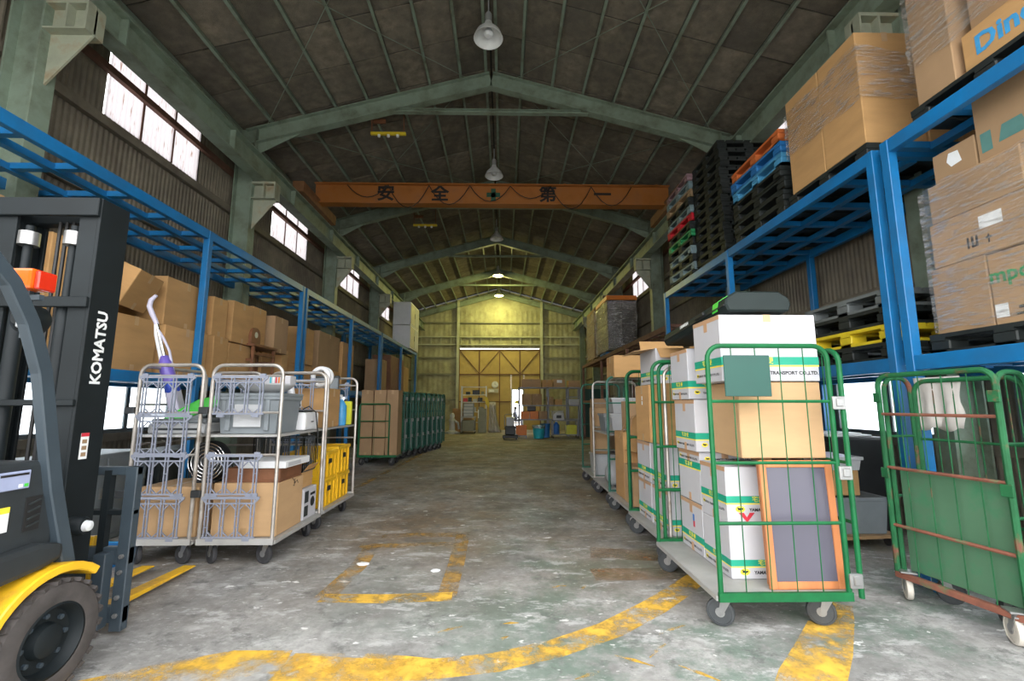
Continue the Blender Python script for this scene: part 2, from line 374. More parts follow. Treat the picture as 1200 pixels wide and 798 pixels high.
floor = struct('floor', MB().box(XL-0.1, -2.5, -0.12, XR+0.1, Y1+0.1, 0.0), 'worn_floor', 'worn grey concrete floor with patches of green paint and yellow lines', 'floor')
struct('ground', MB().box(-60, -40, -0.16, 60, 70, -0.13), 'concrete', 'pale concrete yard outside the hall', 'ground')

def ribbon(name, pts, w, m, z=0.0015):
    """painted line on the floor: a thin strip following pts; w is one width or one per point"""
    P = [Vector((p[0], p[1], 0)) for p in pts]; mb = MB(); vs = []
    for i, p in enumerate(P):
        d = (P[min(i+1, len(P)-1)]-P[max(i-1, 0)]).normalized(); r = Vector((d.y, -d.x, 0)); ww = w[i] if isinstance(w, (list, tuple)) else w
        vs += [p-r*ww/2+Vector((0, 0, z)), p+r*ww/2+Vector((0, 0, z))]
    k = len(P); mb.add(vs, [(2*i, 2*i+1, 2*i+3, 2*i+2) for i in range(k-1)])
    return mb.build(name, m, floor)
ribbon('yellow_line', [(-1.25,2.62),(-1.09,2.61),(-0.75,2.57),(-0.39,2.56),(-0.04,2.62),(0.29,2.75),(0.65,2.96),(1.01,3.26),(1.29,3.53),(1.60,3.86)], [.12,.2,.2,.19,.18,.18,.19,.19,.18,.16], 'line_yellow')
ribbon('yellow_line', [(-2.1,2.38),(-1.75,2.5),(-1.45,2.62),(-1.15,2.66)], [.2,.3,.3,.2], 'line_patch', 0.001)
ribbon('yellow_line', [(-1.15,2.56),(-0.7,2.52),(-0.3,2.50)], [.34,.4,.3], 'line_patch', 0.0012)
ribbon('yellow_line', [(1.35,2.2),(1.52,2.43),(1.80,2.73),(2.12,3.10),(2.3,3.3)], [.3,.28,.26,.22,.16], 'line_yellow')
ribbon('yellow_line', [(-1.28,3.45),(-0.83,3.43),(-0.36,3.46)], [.14,.15,.15], 'line_yellow')
ribbon('yellow_line', [(-1.26,3.45),(-1.22,4.06),(-1.26,4.7)], .15, 'line_faint', 0.0008)
ribbon('yellow_line', [(-1.38,4.64),(-0.9,4.66),(-0.38,4.70)], .14, 'line_faint', 0.0012)
ribbon('yellow_line', [(-1.25,4.99),(-0.36,5.02)], .16, 'line_faint', 0.0012)
ribbon('yellow_line', [(-0.40,3.45),(-0.40,4.15),(-0.42,5.05)], .14, 'line_faint', 0.0008)
ribbon('yellow_line', [(-2.40,6.5),(-2.38,8.7),(-2.30,10.8),(-2.24,13.6)], .11, 'line_faint', 0.001)
ribbon('yellow_line', [(0.72,3.86),(1.5,3.88)], .26, 'stain_brown', 0.0006)
ribbon('yellow_line', [(0.80,4.4),(1.5,4.3)], .3, 'stain_brown', 0.0006)
for i, (x, y, w, a) in enumerate([(0.42,3.62,.12,.3),(0.60,3.6,.10,1.0),(-0.32,2.98,.16,.5),(0.05,3.05,.1,.1),(0.70,2.62,.22,2.6),(0.45,2.5,.2,.4),(0.86,2.72,.2,.8),(1.0,2.5,.22,2.4),(0.0,2.86,.1,.8),(1.02,2.95,.24,.5)]):
    dx, dy = math.cos(a)*w/2, math.sin(a)*w/2
    ribbon('yellow_line', [(x-dx, y-dy), (x, y+.006), (x+dx, y+dy)], [.006, .03, .008], 'line_patch', 0.0013)

# ---------------------------------------------------------------- corrugated walls
def corr(mb, axis, pos, a0, a1, z0, z1, period=0.076, amp=0.009, seg=4, thick=0.0):
    k = max(2, int((a1-a0)/period*seg)); vs = []; fs = []
    for i in range(k+1):
        a = a0+(a1-a0)*i/k; d = pos+amp*math.cos(2*PI*a/period)
        vs += [(d, a, z0), (d, a, z1)] if axis == 'x' else [(a, d, z0), (a, d, z1)]
    fs = [(2*i, 2*i+2, 2*i+3, 2*i+1) for i in range(k)]
    mb.add(vs, fs)
UPWIN = [(1.35, 2.95), (5.37, 7.14), (9.55, 11.32), (13.75, 15.52), (18.0, 19.77), (22.2, 23.9)]
LOWWIN_L = [(1.3, 2.4), (3.9, 5.25), (5.45, 7.0), (9.3, 10.9), (13.2, 14.8)]
LOWWIN_R = [(1.1, 2.0), (2.3, 3.95), (4.45, 6.15), (9.0, 10.6)]
def side_wall(x, low, name, label):
    mb = MB()
    def band(z0, z1, holes):
        a = Y0
        for h0, h1 in holes + [(Y1, Y1)]:
            if h0 > a: corr(mb, 'x', x, a, h0, z0, z1)
            a = h1
    band(0, 0.99, []); band(0.99, 1.72, low); band(1.72, 4.98, []); band(4.98, 5.95, UPWIN); band(5.95, 6.55, [])
    w = struct(name, mb, 'wall_metal', label, 'wall')
    s = 1 if x < 0 else -1
    mb2 = MB()                                   # outer skin keeps daylight out
    def skin(z0, z1, holes):
        a = Y0
        for h0, h1 in holes + [(Y1, Y1)]:
            if h0 > a: mb2.box(min(x-s*.03, x-s*.05), a, z0, max(x-s*.03, x-s*.05), h0, z1)
            a = h1
    skin(0, 0.99, []); skin(0.99, 1.72, low); skin(1.72, 4.98, []); skin(4.98, 5.95, UPWIN); skin(5.95, 6.55, [])
    mb2.build('outer_skin', 'roof_dark', w)
    return w
wl_ = side_wall(XL, LOWWIN_L, 'wall_left', 'brown-grey corrugated metal wall behind the left blue racks')
wr_ = side_wall(XR, LOWWIN_R, 'wall_right', 'brown-grey corrugated metal wall behind the right blue racks')
for w, x, s in ((wl_, XL, 1), (wr_, XR, -1)):
    for z, h in ((0.94, 0.10), (1.78, 0.09), (2.7, 0.08), (3.9, 0.08), (4.86, 0.12), (5.56, 0.09), (6.2, 0.09)):
        MB().box(min(x+s*.015, x+s*.085), Y0, z-h/2, max(x+s*.015, x+s*.085), Y1, z+h/2).build('girt', 'rust_steel' if z > 5 else 'wall_metal', w)

# upper translucent windows
def corr_pane(x, y0, y1, z0, z1):
    mb = MB(); corr(mb, 'x', x, y0, y1, z0, z1, 0.076, 0.008, 4); return mb
nwin = 0
sides = {XL: 'left', XR: 'right'}
ordw = ['behind the camera', 'nearest the camera', 'second from the camera', 'third from the camera', 'fourth from the camera', 'farthest from the camera']
for x, s in ((XL, 1), (XR, -1)):
    for i, (a, b) in enumerate(UPWIN):
        nwin += 1
        w = thing('window_%d' % nwin, 'bright corrugated plastic high window in the %s wall, %s' % (sides[x], ordw[i]), 'window', (0, 0, 0), kind='structure')
        L3 = (b-a)/3
        for k in range(3): corr_pane(x, a+k*L3+0.012, a+(k+1)*L3-0.012, 4.98, 5.95).build('pane', 'skylight_pane', w)
        for k in (1, 2): MB().box(x-.014, a+k*L3-0.014, 4.98, x+.014, a+k*L3+0.014, 5.95).build('joint_strip', 'rust_steel', w)
    for i, (a, b) in enumerate(LOWWIN_L if s == 1 else LOWWIN_R):
        nwin += 1
        w = thing('window_%d' % nwin, 'low frosted sash window in the %s wall, %s' % (sides[x], ['beside the camera', 'next nearer the entrance', 'behind the first carts', 'halfway down the hall', 'towards the far end'][i]), 'window', kind='structure')
        xm = x+s*0.02; m_ = (a+b)/2
        for y0, y1 in ((a+.05, m_-.03), (m_+.03, b-.05)):
            MB().box(xm-.003, y0, 1.04, xm+.003, y1, 1.67).build('pane', 'frosted_pane', w)
        MB().box(xm-.03, a, .985, xm+.03, b, 1.04).box(xm-.03, a, 1.67, xm+.03, b, 1.725).box(xm-.03, a, 1.04, xm+.03, a+.05, 1.67).box(xm-.03, b-.05, 1.04, xm+.03, b, 1.67).build('window_frame', 'pallet_grey', w)
        MB().box(xm-.02, m_-.03, 1.04, xm+.02, m_+.03, 1.67).build('mullion', 'pallet_grey', w)

# unseen front wall; entrance placed and widened so more daylight reaches floor and racks
mb = MB(); corr(mb, 'y', Y0, XL, -4.5, 0, 6.5); corr(mb, 'y', Y0, 4.0, XR, 0, 6.5); corr(mb, 'y', Y0, -4.5, 4.0, 5.3, 6.5)
mb.prism([(XL, 6.4), (XR, 6.4), (XC, RIDGE)], Y0-.03, Y0+.0, 'y'); mb.box(XL, Y0-.06, 0, -4.5, Y0-.03, 6.5).box(4.0, Y0-.06, 0, XR, Y0-.03, 6.5).box(-4.5, Y0-.06, 5.3, 4.0, Y0-.03, 6.5)
struct('wall_front', mb, 'wall_metal', 'corrugated front wall with a wide open entrance', 'wall')

# ---------------------------------------------------------------- roof
AROOF = math.atan(SLOPE)
ceil_ = thing('ceiling', 'dark pitched ceiling of brown fibre boards between green purlins', 'ceiling', kind='structure')
mb = MB()
for s in (-1, 1):
    e = 4.95
    mb.add([(XC, Y0-.3, RIDGE+.05), (XC, Y1+.3, RIDGE+.05), (XC+s*e, Y1+.3, RIDGE+.05-SLOPE*e), (XC+s*e, Y0-.3, RIDGE+.05-SLOPE*e),
            (XC, Y0-.3, RIDGE+.09), (XC, Y1+.3, RIDGE+.09), (XC+s*e, Y1+.3, RIDGE+.09-SLOPE*e), (XC+s*e, Y0-.3, RIDGE+.09-SLOPE*e)],
           [(0,1,2,3), (7,6,5,4), (0,4,5,1), (1,5,6,2), (2,6,7,3), (3,7,4,0)])
mb.build('roof_sheet', 'roof_dark', ceil_)
PIT = 0.585; BL = 0.87
bm_ = MB().box(-PIT/2+.004, -BL/2+.012, 0, PIT/2-.004, BL/2-.012, 0.022).mesh('roof_board', 'roof_board', 0.003)
cells = []
for s in (-1, 1):
    for k in range(8):
        for j in range(int((Y1-1.0)/BL)+1):
            y = 1.0+BL*(j+.5)
            d = PIT*(k+.5); cells.append((y, s, d))
cells.sort(key=lambda c: c[0]); rest = MB()
def board_pose(y, s, d): return (XC+s*d, y, RIDGE-SLOPE*d), (0, s*AROOF, 0)
cnt = 0
for y, s, d in cells:
    if y > Y1-.1: continue
    loc, rot = board_pose(y, s, d)
    if y < 3.0 and False: continue
    if cnt < 300 and y > 3.2:
        link('roof_board', bm_, ceil_, (loc[0], loc[1], loc[2]+random.uniform(-.004, .004)), rot); cnt += 1
    else:
        M = Matrix.Translation(loc) @ Matrix.Rotation(s*AROOF, 4, 'Y'); M = M @ Matrix.Translation((0, 0, .011)); rest.mbox(M, PIT-.008, BL-.024, .022)
o = rest.build('far_roof_boards', 'roof_board', ceil_); o['kind'] = 'stuff'
for s in (-1, 1):
    for k in range(1, 9):
        d = PIT*k; x = XC+s*d; z = RIDGE-SLOPE*d
        MB().beam((x, Y0, z-.045), (x, Y1, z-.045), 0.045, 0.09, (s*math.sin(AROOF), 0, math.cos(AROOF))).build('purlin', 'green_steel', ceil_)
    MB().box(XC+s*.10-.025, Y0, RIDGE-.13, XC+s*.10+.025, Y1, RIDGE-.03).build('purlin', 'green_steel', ceil_)
    # rod bracing under the boards
    for a, b in ((3.7, 7.95), (7.95, 12.2)):
        for q in (0, 1):
            d0, d1 = (0.4, 4.2) if q else (4.2, 0.4)
            MB().tube([(XC+s*d0, a, RIDGE-.15-SLOPE*d0), (XC+s*d1, b, RIDGE-.15-SLOPE*d1)], 0.006, 5).build('brace_rod', 'green_steel', ceil_)
ceil_['label'] = 'dark pitched ceiling of brown fibre boards between green purlins'

# steel frames: columns, rafters, tie
for i, y in enumerate(FRAMES):
    f = thing('trim_%d' % (i+1), 'grey-green steel roof frame, %s' % ['over the entrance', 'first one overhead', 'nearest one in full view', 'just beyond the orange crane', 'third one in full view', 'last one before the end wall'][i], 'beam', (0, y, 0), kind='structure')
    for s in (-1, 1):
        xe = 4.5; z0 = RIDGE-.26; z1 = RIDGE-.26-SLOPE*xe
        MB().hbeam((XC, 0, z0), (XC+s*xe, 0, z1), 0.16, 0.30, 0.018).build('rafter', 'green_steel', f)
        # haunch near the column and plate near the ridge
        MB().prism([(XC+s*xe, z1-.14), (XC+s*(xe-1.0), z1+SLOPE*1.0-.14), (XC+s*xe, z1-.42)], -.008, .008, 'y').build('haunch', 'green_steel', f)
        xc = (XL+.30) if s < 0 else (XR-.30)
        MB().hbeam((xc, 0, 0), (xc, 0, roofz(xc)-.1), 0.20, 0.34, 0.02, (1, 0, 0)).build('column', 'green_steel', f)
        # crane bracket
        xi = xc-s*.17
        MB().box(min(xi, xi-s*.42), -.10, 5.33, max(xi, xi-s*.42), .10, 5.37).box(min(xi, xi-s*.42), -.10, 5.05, max(xi, xi-s*.42), .10, 5.07).box(min(xi, xi-s*.42), -.01, 5.07, max(xi, xi-s*.42), .01, 5.33).box(min(xi-s*.40, xi-s*.42), -.10, 5.07, max(xi-s*.40, xi-s*.42), .10, 5.33).prism([(xi, 5.05), (xi-s*.42, 5.05), (xi, 4.50)], -.01, .01, 'y').box(min(xi-s*.2, xi-s*.22), -.10, 5.07, max(xi-s*.2, xi-s*.22), .10, 5.33).build('crane_bracket', 'pale_steel', f)
    MB().hbeam((XC-1.85, 0, RIDGE-.26-SLOPE*1.85-.14), (XC+1.85, 0, RIDGE-.26-SLOPE*1.85-.14), 0.10, 0.07, 0.012).build('tie_bar', 'green_steel', f)
# runway beams of the crane
for i, (x, nm) in enumerate(((-4.42, 'left'), (3.92, 'right'))):
    f = thing('trim_%d' % (len(FRAMES)+1+i), 'long steel crane runway beam along the %s wall below the eaves' % nm, 'beam', kind='structure')
    MB().hbeam((x, Y0+.1, 5.57), (x, Y1-.2, 5.57), 0.22, 0.40, 0.022).build('runway_beam', 'green_steel', f)
    for y in [3.7+4.25*(k-.5)*0.5 for k in range(11)]:
        MB().box(x-.10, y-.01, 5.40, x+.10, y+.01, 5.74).build('stiffener', 'green_steel', f)
    MB().hbeam((x, Y0+.1, 5.81), (x, Y1-.2, 5.81), 0.06, 0.08, 0.02).build('rail', 'pale_steel', f)

# ---------------------------------------------------------------- end wall
ew = MB()
corr(ew, 'y', Y1, XL, -2.40, 0, 6.55, 0.28, 0.007, 6); corr(ew, 'y', Y1, 1.98, XR, 0, 6.5, 0.28, 0.007, 6)
corr(ew, 'y', Y1, -2.40, 1.98, 4.43, 6.55, 0.28, 0.007, 6)
# gable with narrow gaps under the roof that daylight shows through
def gable(x): return RIDGE+.015-SLOPE*abs(x-XC)
ew.prism([(XL, 6.4), (XC-.01, 6.4), (XC-.01, gable(XC)), (XL, gable(XL))], Y1, Y1+.02, 'y')
ew.prism([(XC-.01, 6.4), (XR, 6.4), (XR, gable(XR)), (XC-.01, gable(XC))], Y1, Y1+.02, 'y')
end = struct('wall_end', ew, 'endwall_metal', 'yellowish corrugated end wall far down the hall', 'wall')
eb = MB().box(XL, Y1+.04, 0, -2.40, Y1+.06, 6.5).box(1.98, Y1+.04, 0, XR, Y1+.06, 6.5).box(-2.40, Y1+.04, 4.43, 1.98, Y1+.06, 6.5)
eb.build('outer_skin', 'roof_dark', end)
for x in (-2.5, 2.1): MB().hbeam((x, Y1-.14, 0), (x, Y1-.14, roofz(x)-.1), 0.14, 0.14, 0.014, (0, 1, 0)).build('wind_column', 'column_pale', end)
for x in (XL+.2, XR-.2): MB().hbeam((x, Y1-.2, 0), (x, Y1-.2, roofz(x)-.1), 0.2, 0.3, 0.014, (1, 0, 0)).build('corner_column', 'green_steel', end)
for s in (-1, 1): MB().hbeam((XC, Y1-.14, RIDGE-.30), (XC+s*4.6, Y1-.14, RIDGE-.30-SLOPE*4.6), 0.14, 0.28, 0.016).build('end_rafter', 'green_steel', end)
for z in (5.85, 3.9, 3.0, 1.6):
    for a, b in ((XL+.3, -2.58), (2.18, XR-.3)): MB().box(a, Y1-.09, z-.04, b, Y1-.03, z+.04).build('girt', 'olive_metal', end)
MB().box(-2.42, Y1-.09, 5.82, 2.02, Y1-.03, 5.88).build('girt', 'olive_metal', end)
for z in (5.05, 4.62):
    for a, b in ((XL+.3, -2.58), (-2.42, 2.02), (2.18, XR-.3)): MB().box(a, Y1-.12, z-.03, b, Y1-.05, z+.03).build('lattice_chord', 'column_pale', end)
x = XL+.5
while x < XR-.4:
    MB().box(x-.02, Y1-.11, 4.65, x+.02, Y1-.06, 5.02).build('lattice_post', 'pale_steel', end); x += 0.55
# the big sliding doors: plywood-faced panels in a brown steel frame; daylight shows above them
dr = thing('door_1', 'wide pair of brown panelled sliding doors in the end wall', 'door', kind='structure')
xs = [-2.42+4.42*k/4 for k in range(5)]
for k in range(4):
    for z0, z1 in ((-0.001, 1.5), (1.5, 2.98), (2.98, 4.34)):
        a, b = xs[k], xs[k+1]
        if k == 2 and z0 < 2.5: b = 0.42
        if k == 3 and z0 < 2.5: a = 1.12
        MB().box(a+.002, Y1-.03, z0+.002, b-.002, Y1, z1-.002).build('door_panel', 'plywood', dr)
MB().box(0.422, Y1-.03, 2.2, 1.118, Y1, 2.978).build('door_panel', 'plywood', dr)
for xx in xs: MB().box(xx-.025, Y1-.08, 2.2 if 0.3 < xx < 1.2 else 0.02, xx+.025, Y1-.031, 4.35).build('door_stile', 'rust_steel', dr)
for z in (1.5, 2.98, 4.34):
    if z < 2: MB().box(-2.42, Y1-.075, z-.025, 0.42, Y1-.031, z+.025).build('door_rail', 'rust_steel', dr)
    else: MB().box(-2.42, Y1-.075, z-.025, 2.0, Y1-.031, z+.025).build('door_rail', 'rust_steel', dr)
for p, q in (((-2.4, 4.3), (-1.31, 3.0)), ((-0.21, 4.3), (-1.31, 3.0)), ((-0.21, 4.3), (0.9, 3.0)), ((2.0, 4.3), (0.9, 3.0))):
    MB().beam((p[0], Y1-.06, p[1]), (q[0], Y1-.06, q[1]), 0.03, 0.03, (0, 1, 0)).build('door_brace', 'rust_steel', dr)
d2 = thing('door_2', 'narrow open doorway with bright daylight in the end wall', 'door', kind='structure')
MB().box(.42, Y1-.1, 0, .48, Y1+.05, 2.2).box(1.06, Y1-.1, 0, 1.12, Y1+.05, 2.2).box(.42, Y1-.1, 2.14, 1.12, Y1+.05, 2.2).build('door_frame', 'pale_steel', d2)
# ---------------------------------------------------------------- steel racks
def rack(name, label, cat, x0, x1, ys, ztop, zlow, m='blue', group=None, pitch=0.52, front='max', low=True, nlong=2):
    """two-level rack; ys = post stations; every post, beam and deck bar is a part"""
    t = thing(name, label, cat, (0, 0, 0), group=group)
    t.location = ((x0+x1)/2, ys[0], 0); ox, oy = (x0+x1)/2, ys[0]
    P = 0.075
    for y in ys:
        yy = y-oy
        yy = max(yy, P/2); yy = min(yy, ys[-1]-oy-P/2)
        for x in (x0+P/2, x1-P/2):
            MB().box(x-ox-P/2, yy-P/2, 0, x-ox+P/2, yy+P/2, ztop).build('post', m, t, 0.004)
    for z, on in ((ztop, True), (zlow, low)):
        if not on: continue
        for x in (x0+P/2, x1-P/2):
            MB().box(x-ox-.031, .004, z-.11, x-ox+.031, ys[-1]-oy-.004, z+.002).build('side_beam', m, t, 0.004)
        for k in range(nlong):
            x = x0+(x1-x0)*(k+1)/(nlong+1)
            MB().box(x-ox-.035, .06, z-.075, x-ox+.035, ys[-1]-oy-.06, z-.015).build('deck_bar', m, t)
        y = 0.03
        n = max(2, round((ys[-1]-oy)/pitch))
        cb = MB().box(x0-ox+.05, -.032, z-.06, x1-ox-.05, .032, z-.004).mesh('cross_bar', m)
        for k in range(n+1):
            link('cross_bar', cb, t, (0, 0.03+(ys[-1]-oy-.06)*k/n, 0))
    return t
GL = 'blue racks along the left wall'; GR = 'blue racks along the right wall'
rack('storage_rack', 'blue steel rack on the left, nearest bay behind the forklift', 'rack', -4.85, -3.66, [2.82, 5.54, 8.27], 3.50, 1.68, group=GL)
rack('storage_rack', 'blue steel rack on the left, middle bay holding brown cartons', 'rack', -4.85, -3.66, [8.35, 10.98, 13.62], 3.50, 1.68, group=GL)
rack('storage_rack', 'blue steel rack on the left, farthest bay under the white cabinets', 'rack', -4.85, -3.66, [13.70, 16.4, 19.2], 3.50, 1.68, group=GL)
rack('storage_rack', 'blue steel rack on the right carrying film-wrapped cartons, nearest the camera', 'rack', 3.13, 4.36, [1.0, 3.48], 3.50, 1.72, group=GR)
rack('storage_rack', 'blue steel rack on the right carrying tall pallet stacks', 'rack', 3.13, 4.36, [3.56, 6.12, 8.64], 3.50, 1.72, group=GR)
rack('rusty_rack', 'rusty brown steel rack on the right beyond the blue racks', 'rack', 3.25, 4.36, [8.8, 12.0, 15.2, 18.7], 2.93, 1.5, m='rust_steel')

# ---------------------------------------------------------------- cartons
def carton(x, y, z, sx, sy, sz, label, rz=0.0, m='card', tape='tape', group=None, ends=True, name='cardboard_box', tm='tape', tilt=None, seam='y'):
    mb = MB().box(-sx/2, -sy/2, 0, sx/2, sy/2, sz)
    o = mb.build(name, m, None, 0.006, loc=(x, y, z), rot=(0, 0, rz)); tag(o, label, 'box', group)
    if tilt: o.rotation_euler = tilt
    if tape:
        w = 0.026; e = 0.0012; h = min(0.09, sz*.3)
        tb = MB()
        if seam == 'y':     # tape runs along y
            tb.box(-w, -sy/2, sz, w, sy/2, sz+e).box(-w, -sy/2-e, sz-h, w, -sy/2, sz+e).box(-w, sy/2, sz-h, w, sy/2+e, sz+e)
            tb.box(-w, -sy/2-e, 0, w, -sy/2, h*.8)
        else:
            tb.box(-sx/2, -w, sz, sx/2, w, sz+e).box(-sx/2-e, -w, sz-h, -sx/2, w, sz+e).box(sx/2, -w, sz-h, sx/2+e, w, sz+e)
            tb.box(-sx/2-e, -w, 0, -sx/2, w, h*.8).box(sx/2, -w, 0, sx/2+e, w, h*.8)
        tb.build('tape', tm, o)
    return o
def scribble(o, face, sx, sy, sz, u, v, seed, size=0.10, m='ink'):
    """handwritten marker strokes on a carton: illegible in the photograph"""
    r = random.Random(seed); mb = MB(); e = 0.0015
    for k in range(7):
        a0, b0 = u+r.uniform(-size, size), v+r.uniform(-size*.45, size*.45); a1, b1 = a0+r.uniform(-.05, .06), b0+r.uniform(-.05, .05)
        if face == 'F': p, q = (a0, -sy/2-e, b0), (a1, -sy/2-e, b1); up = (0, 1, 0)
        elif face == 'R': p, q = (sx/2+e, a0, b0), (sx/2+e, a1, b1); up = (1, 0, 0)
        else: p, q = (-sx/2-e, a0, b0), (-sx/2-e, a1, b1); up = (1, 0, 0)
        mb.beam(p, q, 0.007, 0.001, up)
    mb.build('marker_writing', m, o)

LD = 1.685   # lower deck on the left
def lbox(y0, y1, z0, h, label, x1=-3.74, dx=0.55, scr=None, **k):
    sx, sy = dx, y1-y0
    rj = random.Random(int(y0*100+z0*10)); o = carton(x1-sx/2-rj.uniform(0, .09), (y0+y1)/2, z0, sx, sy-.02, h, label, seam='x', rz=rj.uniform(-.035, .035), **k)
    if scr: scribble(o, 'F' if scr < 100 else 'R', sx, sy, h, scr*0-.12 if scr < 100 else 0, h*.82, scr)
    return o
GB = 'brown cartons on the lower left rack deck'
# behind the forklift mast
lbox(3.05, 3.62, LD, .62, 'brown carton behind the forklift mast, lower left one', dx=.6, group=GB)
lbox(3.08, 3.60, LD+.62, .62, 'brown carton behind the forklift mast, upper left one', dx=.6, group=GB)
lbox(3.72, 4.36, LD, .55, 'brown carton right beside the forklift mast, lower one', dx=.7, group=GB)
lbox(3.76, 4.34, LD+.55, .57, 'brown carton right beside the forklift mast, upper one', dx=.66, group=GB)
lbox(4.46, 5.02, LD, .57, 'brown carton with black scribble behind the purple vacuum cleaner', dx=.56, scr=3, group=GB, x1=-3.76)
o = carton(-4.06, 4.62, LD+.60, .50, .5, .40, 'tilted brown carton leaning above the purple vacuum cleaner', seam='x', group=GB, tilt=(0, 0.42, 0.25)); o.location.z = LD+.74
scribble(o, 'F', .50, .5, .40, -.12, .3, 5)
carton(-4.60, 4.6, LD, .38, .6, .95, 'tall brown carton half hidden under the tilted carton', seam='x', group=GB)
lbox(5.08, 5.80, LD, .55, 'large brown carton beside the first blue post, lower one', dx=.62, scr=9, group=GB)
lbox(5.06, 5.82, LD+.55, .56, 'large brown carton beside the first blue post, upper one', dx=.64, group=GB)
lbox(5.88, 6.22, LD, .55, 'narrow brown carton just past the first blue post, lower one', dx=.5, group=GB)
lbox(5.88, 6.20, LD+.55, .52, 'narrow brown carton just past the first blue post, upper one', dx=.5, group=GB)
lbox(6.30, 6.86, LD, .52, 'brown carton with dark lid edge, lower one of the third stack', dx=.5, group=GB)
lbox(6.28, 6.84, LD+.53, .58, 'brown carton on the third stack with its top bulging', dx=.5, group=GB)
lbox(6.92, 7.32, LD, .55, 'brown carton behind the wooden stool, lower one', dx=.48, x1=-3.95, group=GB)
lbox(6.94, 7.36, LD+.55, .62, 'brown carton behind the wooden stool, upper one', dx=.46, x1=-3.84, group=GB)
lbox(7.42, 7.84, LD, .52, 'brown carton before the double blue posts, lower one', dx=.46, x1=-3.9, group=GB)
lbox(7.44, 7.94, LD+.52, .60, 'pale brown carton before the double blue posts, upper one', dx=.5, m='card_grey', group=GB)
lbox(7.95, 8.22, LD, .62, 'slim brown carton standing against the double blue posts', dx=.5, x1=-3.86, group=GB)
lbox(8.50, 9.10, LD, .42, 'low brown carton just beyond the double posts', dx=.5, group=GB)
lbox(8.48, 9.06, LD+.42, .70, 'tall brown carton standing just beyond the double posts', dx=.46, group=GB)
lbox(9.2, 9.9, LD, .40, 'small brown carton under the wide far carton', dx=.5, group=GB)
lbox(9.35, 10.55, LD+.40, .78, 'wide brown carton, largest of the far left stack', dx=.62, m='card_grey', group=GB)
lbox(9.98, 10.6, LD, .40, 'small brown carton under the far end of the wide carton', dx=.5, group=GB)
lbox(10.62, 11.4, LD, 1.12, 'tall brown carton at the far end of the carton row', dx=.5, group=GB)
lbox(14.0, 14.7, LD, 1.05, 'tan carton standing alone on the farthest left deck', dx=.5, m='card_grey')
o = thing('dark_cabinet', 'dark brown wooden cabinet on the farthest left rack deck', 'cabinet', (-4.05, 16.1, LD))
MB().box(-.3, -1.0, 0, .3, 1.0, 1.3).build('body', 'wood_dark', o, .01); MB().box(.301, -.96, .04, .315, -.01, 1.26).build('door', 'wood_dark', o, .004); MB().box(.301, .01, .04, .315, .96, 1.26).build('door', 'wood_dark', o, .004)
lbox(17.4, 18.4, LD, 1.1, 'dark reddish carton beside the dark wooden cabinet', dx=.5, m='card_grey')

# wooden stool-like stand with a round-topped box on it
st = thing('wooden_stand', 'open brown wooden stand among the cartons on the left rack', 'stand', (-3.83, 7.05, LD))
for sx in (-.13, .13):
    for sy in (-.30, .30): MB().box(sx-.02, sy-.02, 0, sx+.02, sy+.02, .52).build('leg', 'wood_dark', st, .003)
MB().box(-.17, -.35, .52, .17, .35, .56).build('top', 'wood_dark', st, .004)
for sy in (-.30, .30): MB().box(-.11, sy-.015, .30, .11, sy+.015, .34).build('stretcher', 'wood_dark', st)
for sx in (-.13, .13): MB().box(sx-.015, -.28, .40, sx+.015, .28, .44).build('stretcher', 'wood_dark', st)
rt_ = thing('mantel_clock', 'small arched brown wooden case on the wooden stand', 'clock', (-3.78, 6.86, LD+.561))
poly = [(-.13, 0), (.13, 0), (.13, .12)] + arc(0, .12, .13, 0, PI, 10)[1:]
MB().prism(poly, -.05, .05, 'x').build('case', 'wood_dark', rt_, .004)
MB().lathe([(0, .001), (.045, .001), (.045, 0)], 16, Matrix.Translation((.052, 0, .14)) @ Matrix.Rotation(PI/2, 4, 'Y')).build('dial', 'cream_metal', rt_)

# ---------------------------------------------------------------- white cabinets on the left rack end
for i, (z, lab) in enumerate(((3.51, 'lower white metal cabinet standing on the far left rack'), (4.42, 'upper white metal cabinet stacked on the other white cabinet'))):
    o = thing('white_cabinet', lab, 'cabinet', (-3.95, 18.3, z), group='white cabinets on the far left rack')
    MB().box(-.34, -.85, 0, .34, .85, .90).build('body', 'white_plastic', o, .01)
    MB().box(.341, -.80, .05, .352, -.02, .85).build('door', 'cream_metal', o, .004); MB().box(.341, .02, .05, .352, .80, .85).build('door', 'light_grey_plastic', o, .004)
    MB().box(.353, -.10, .35, .365, -.07, .55).build('handle', 'charcoal', o)

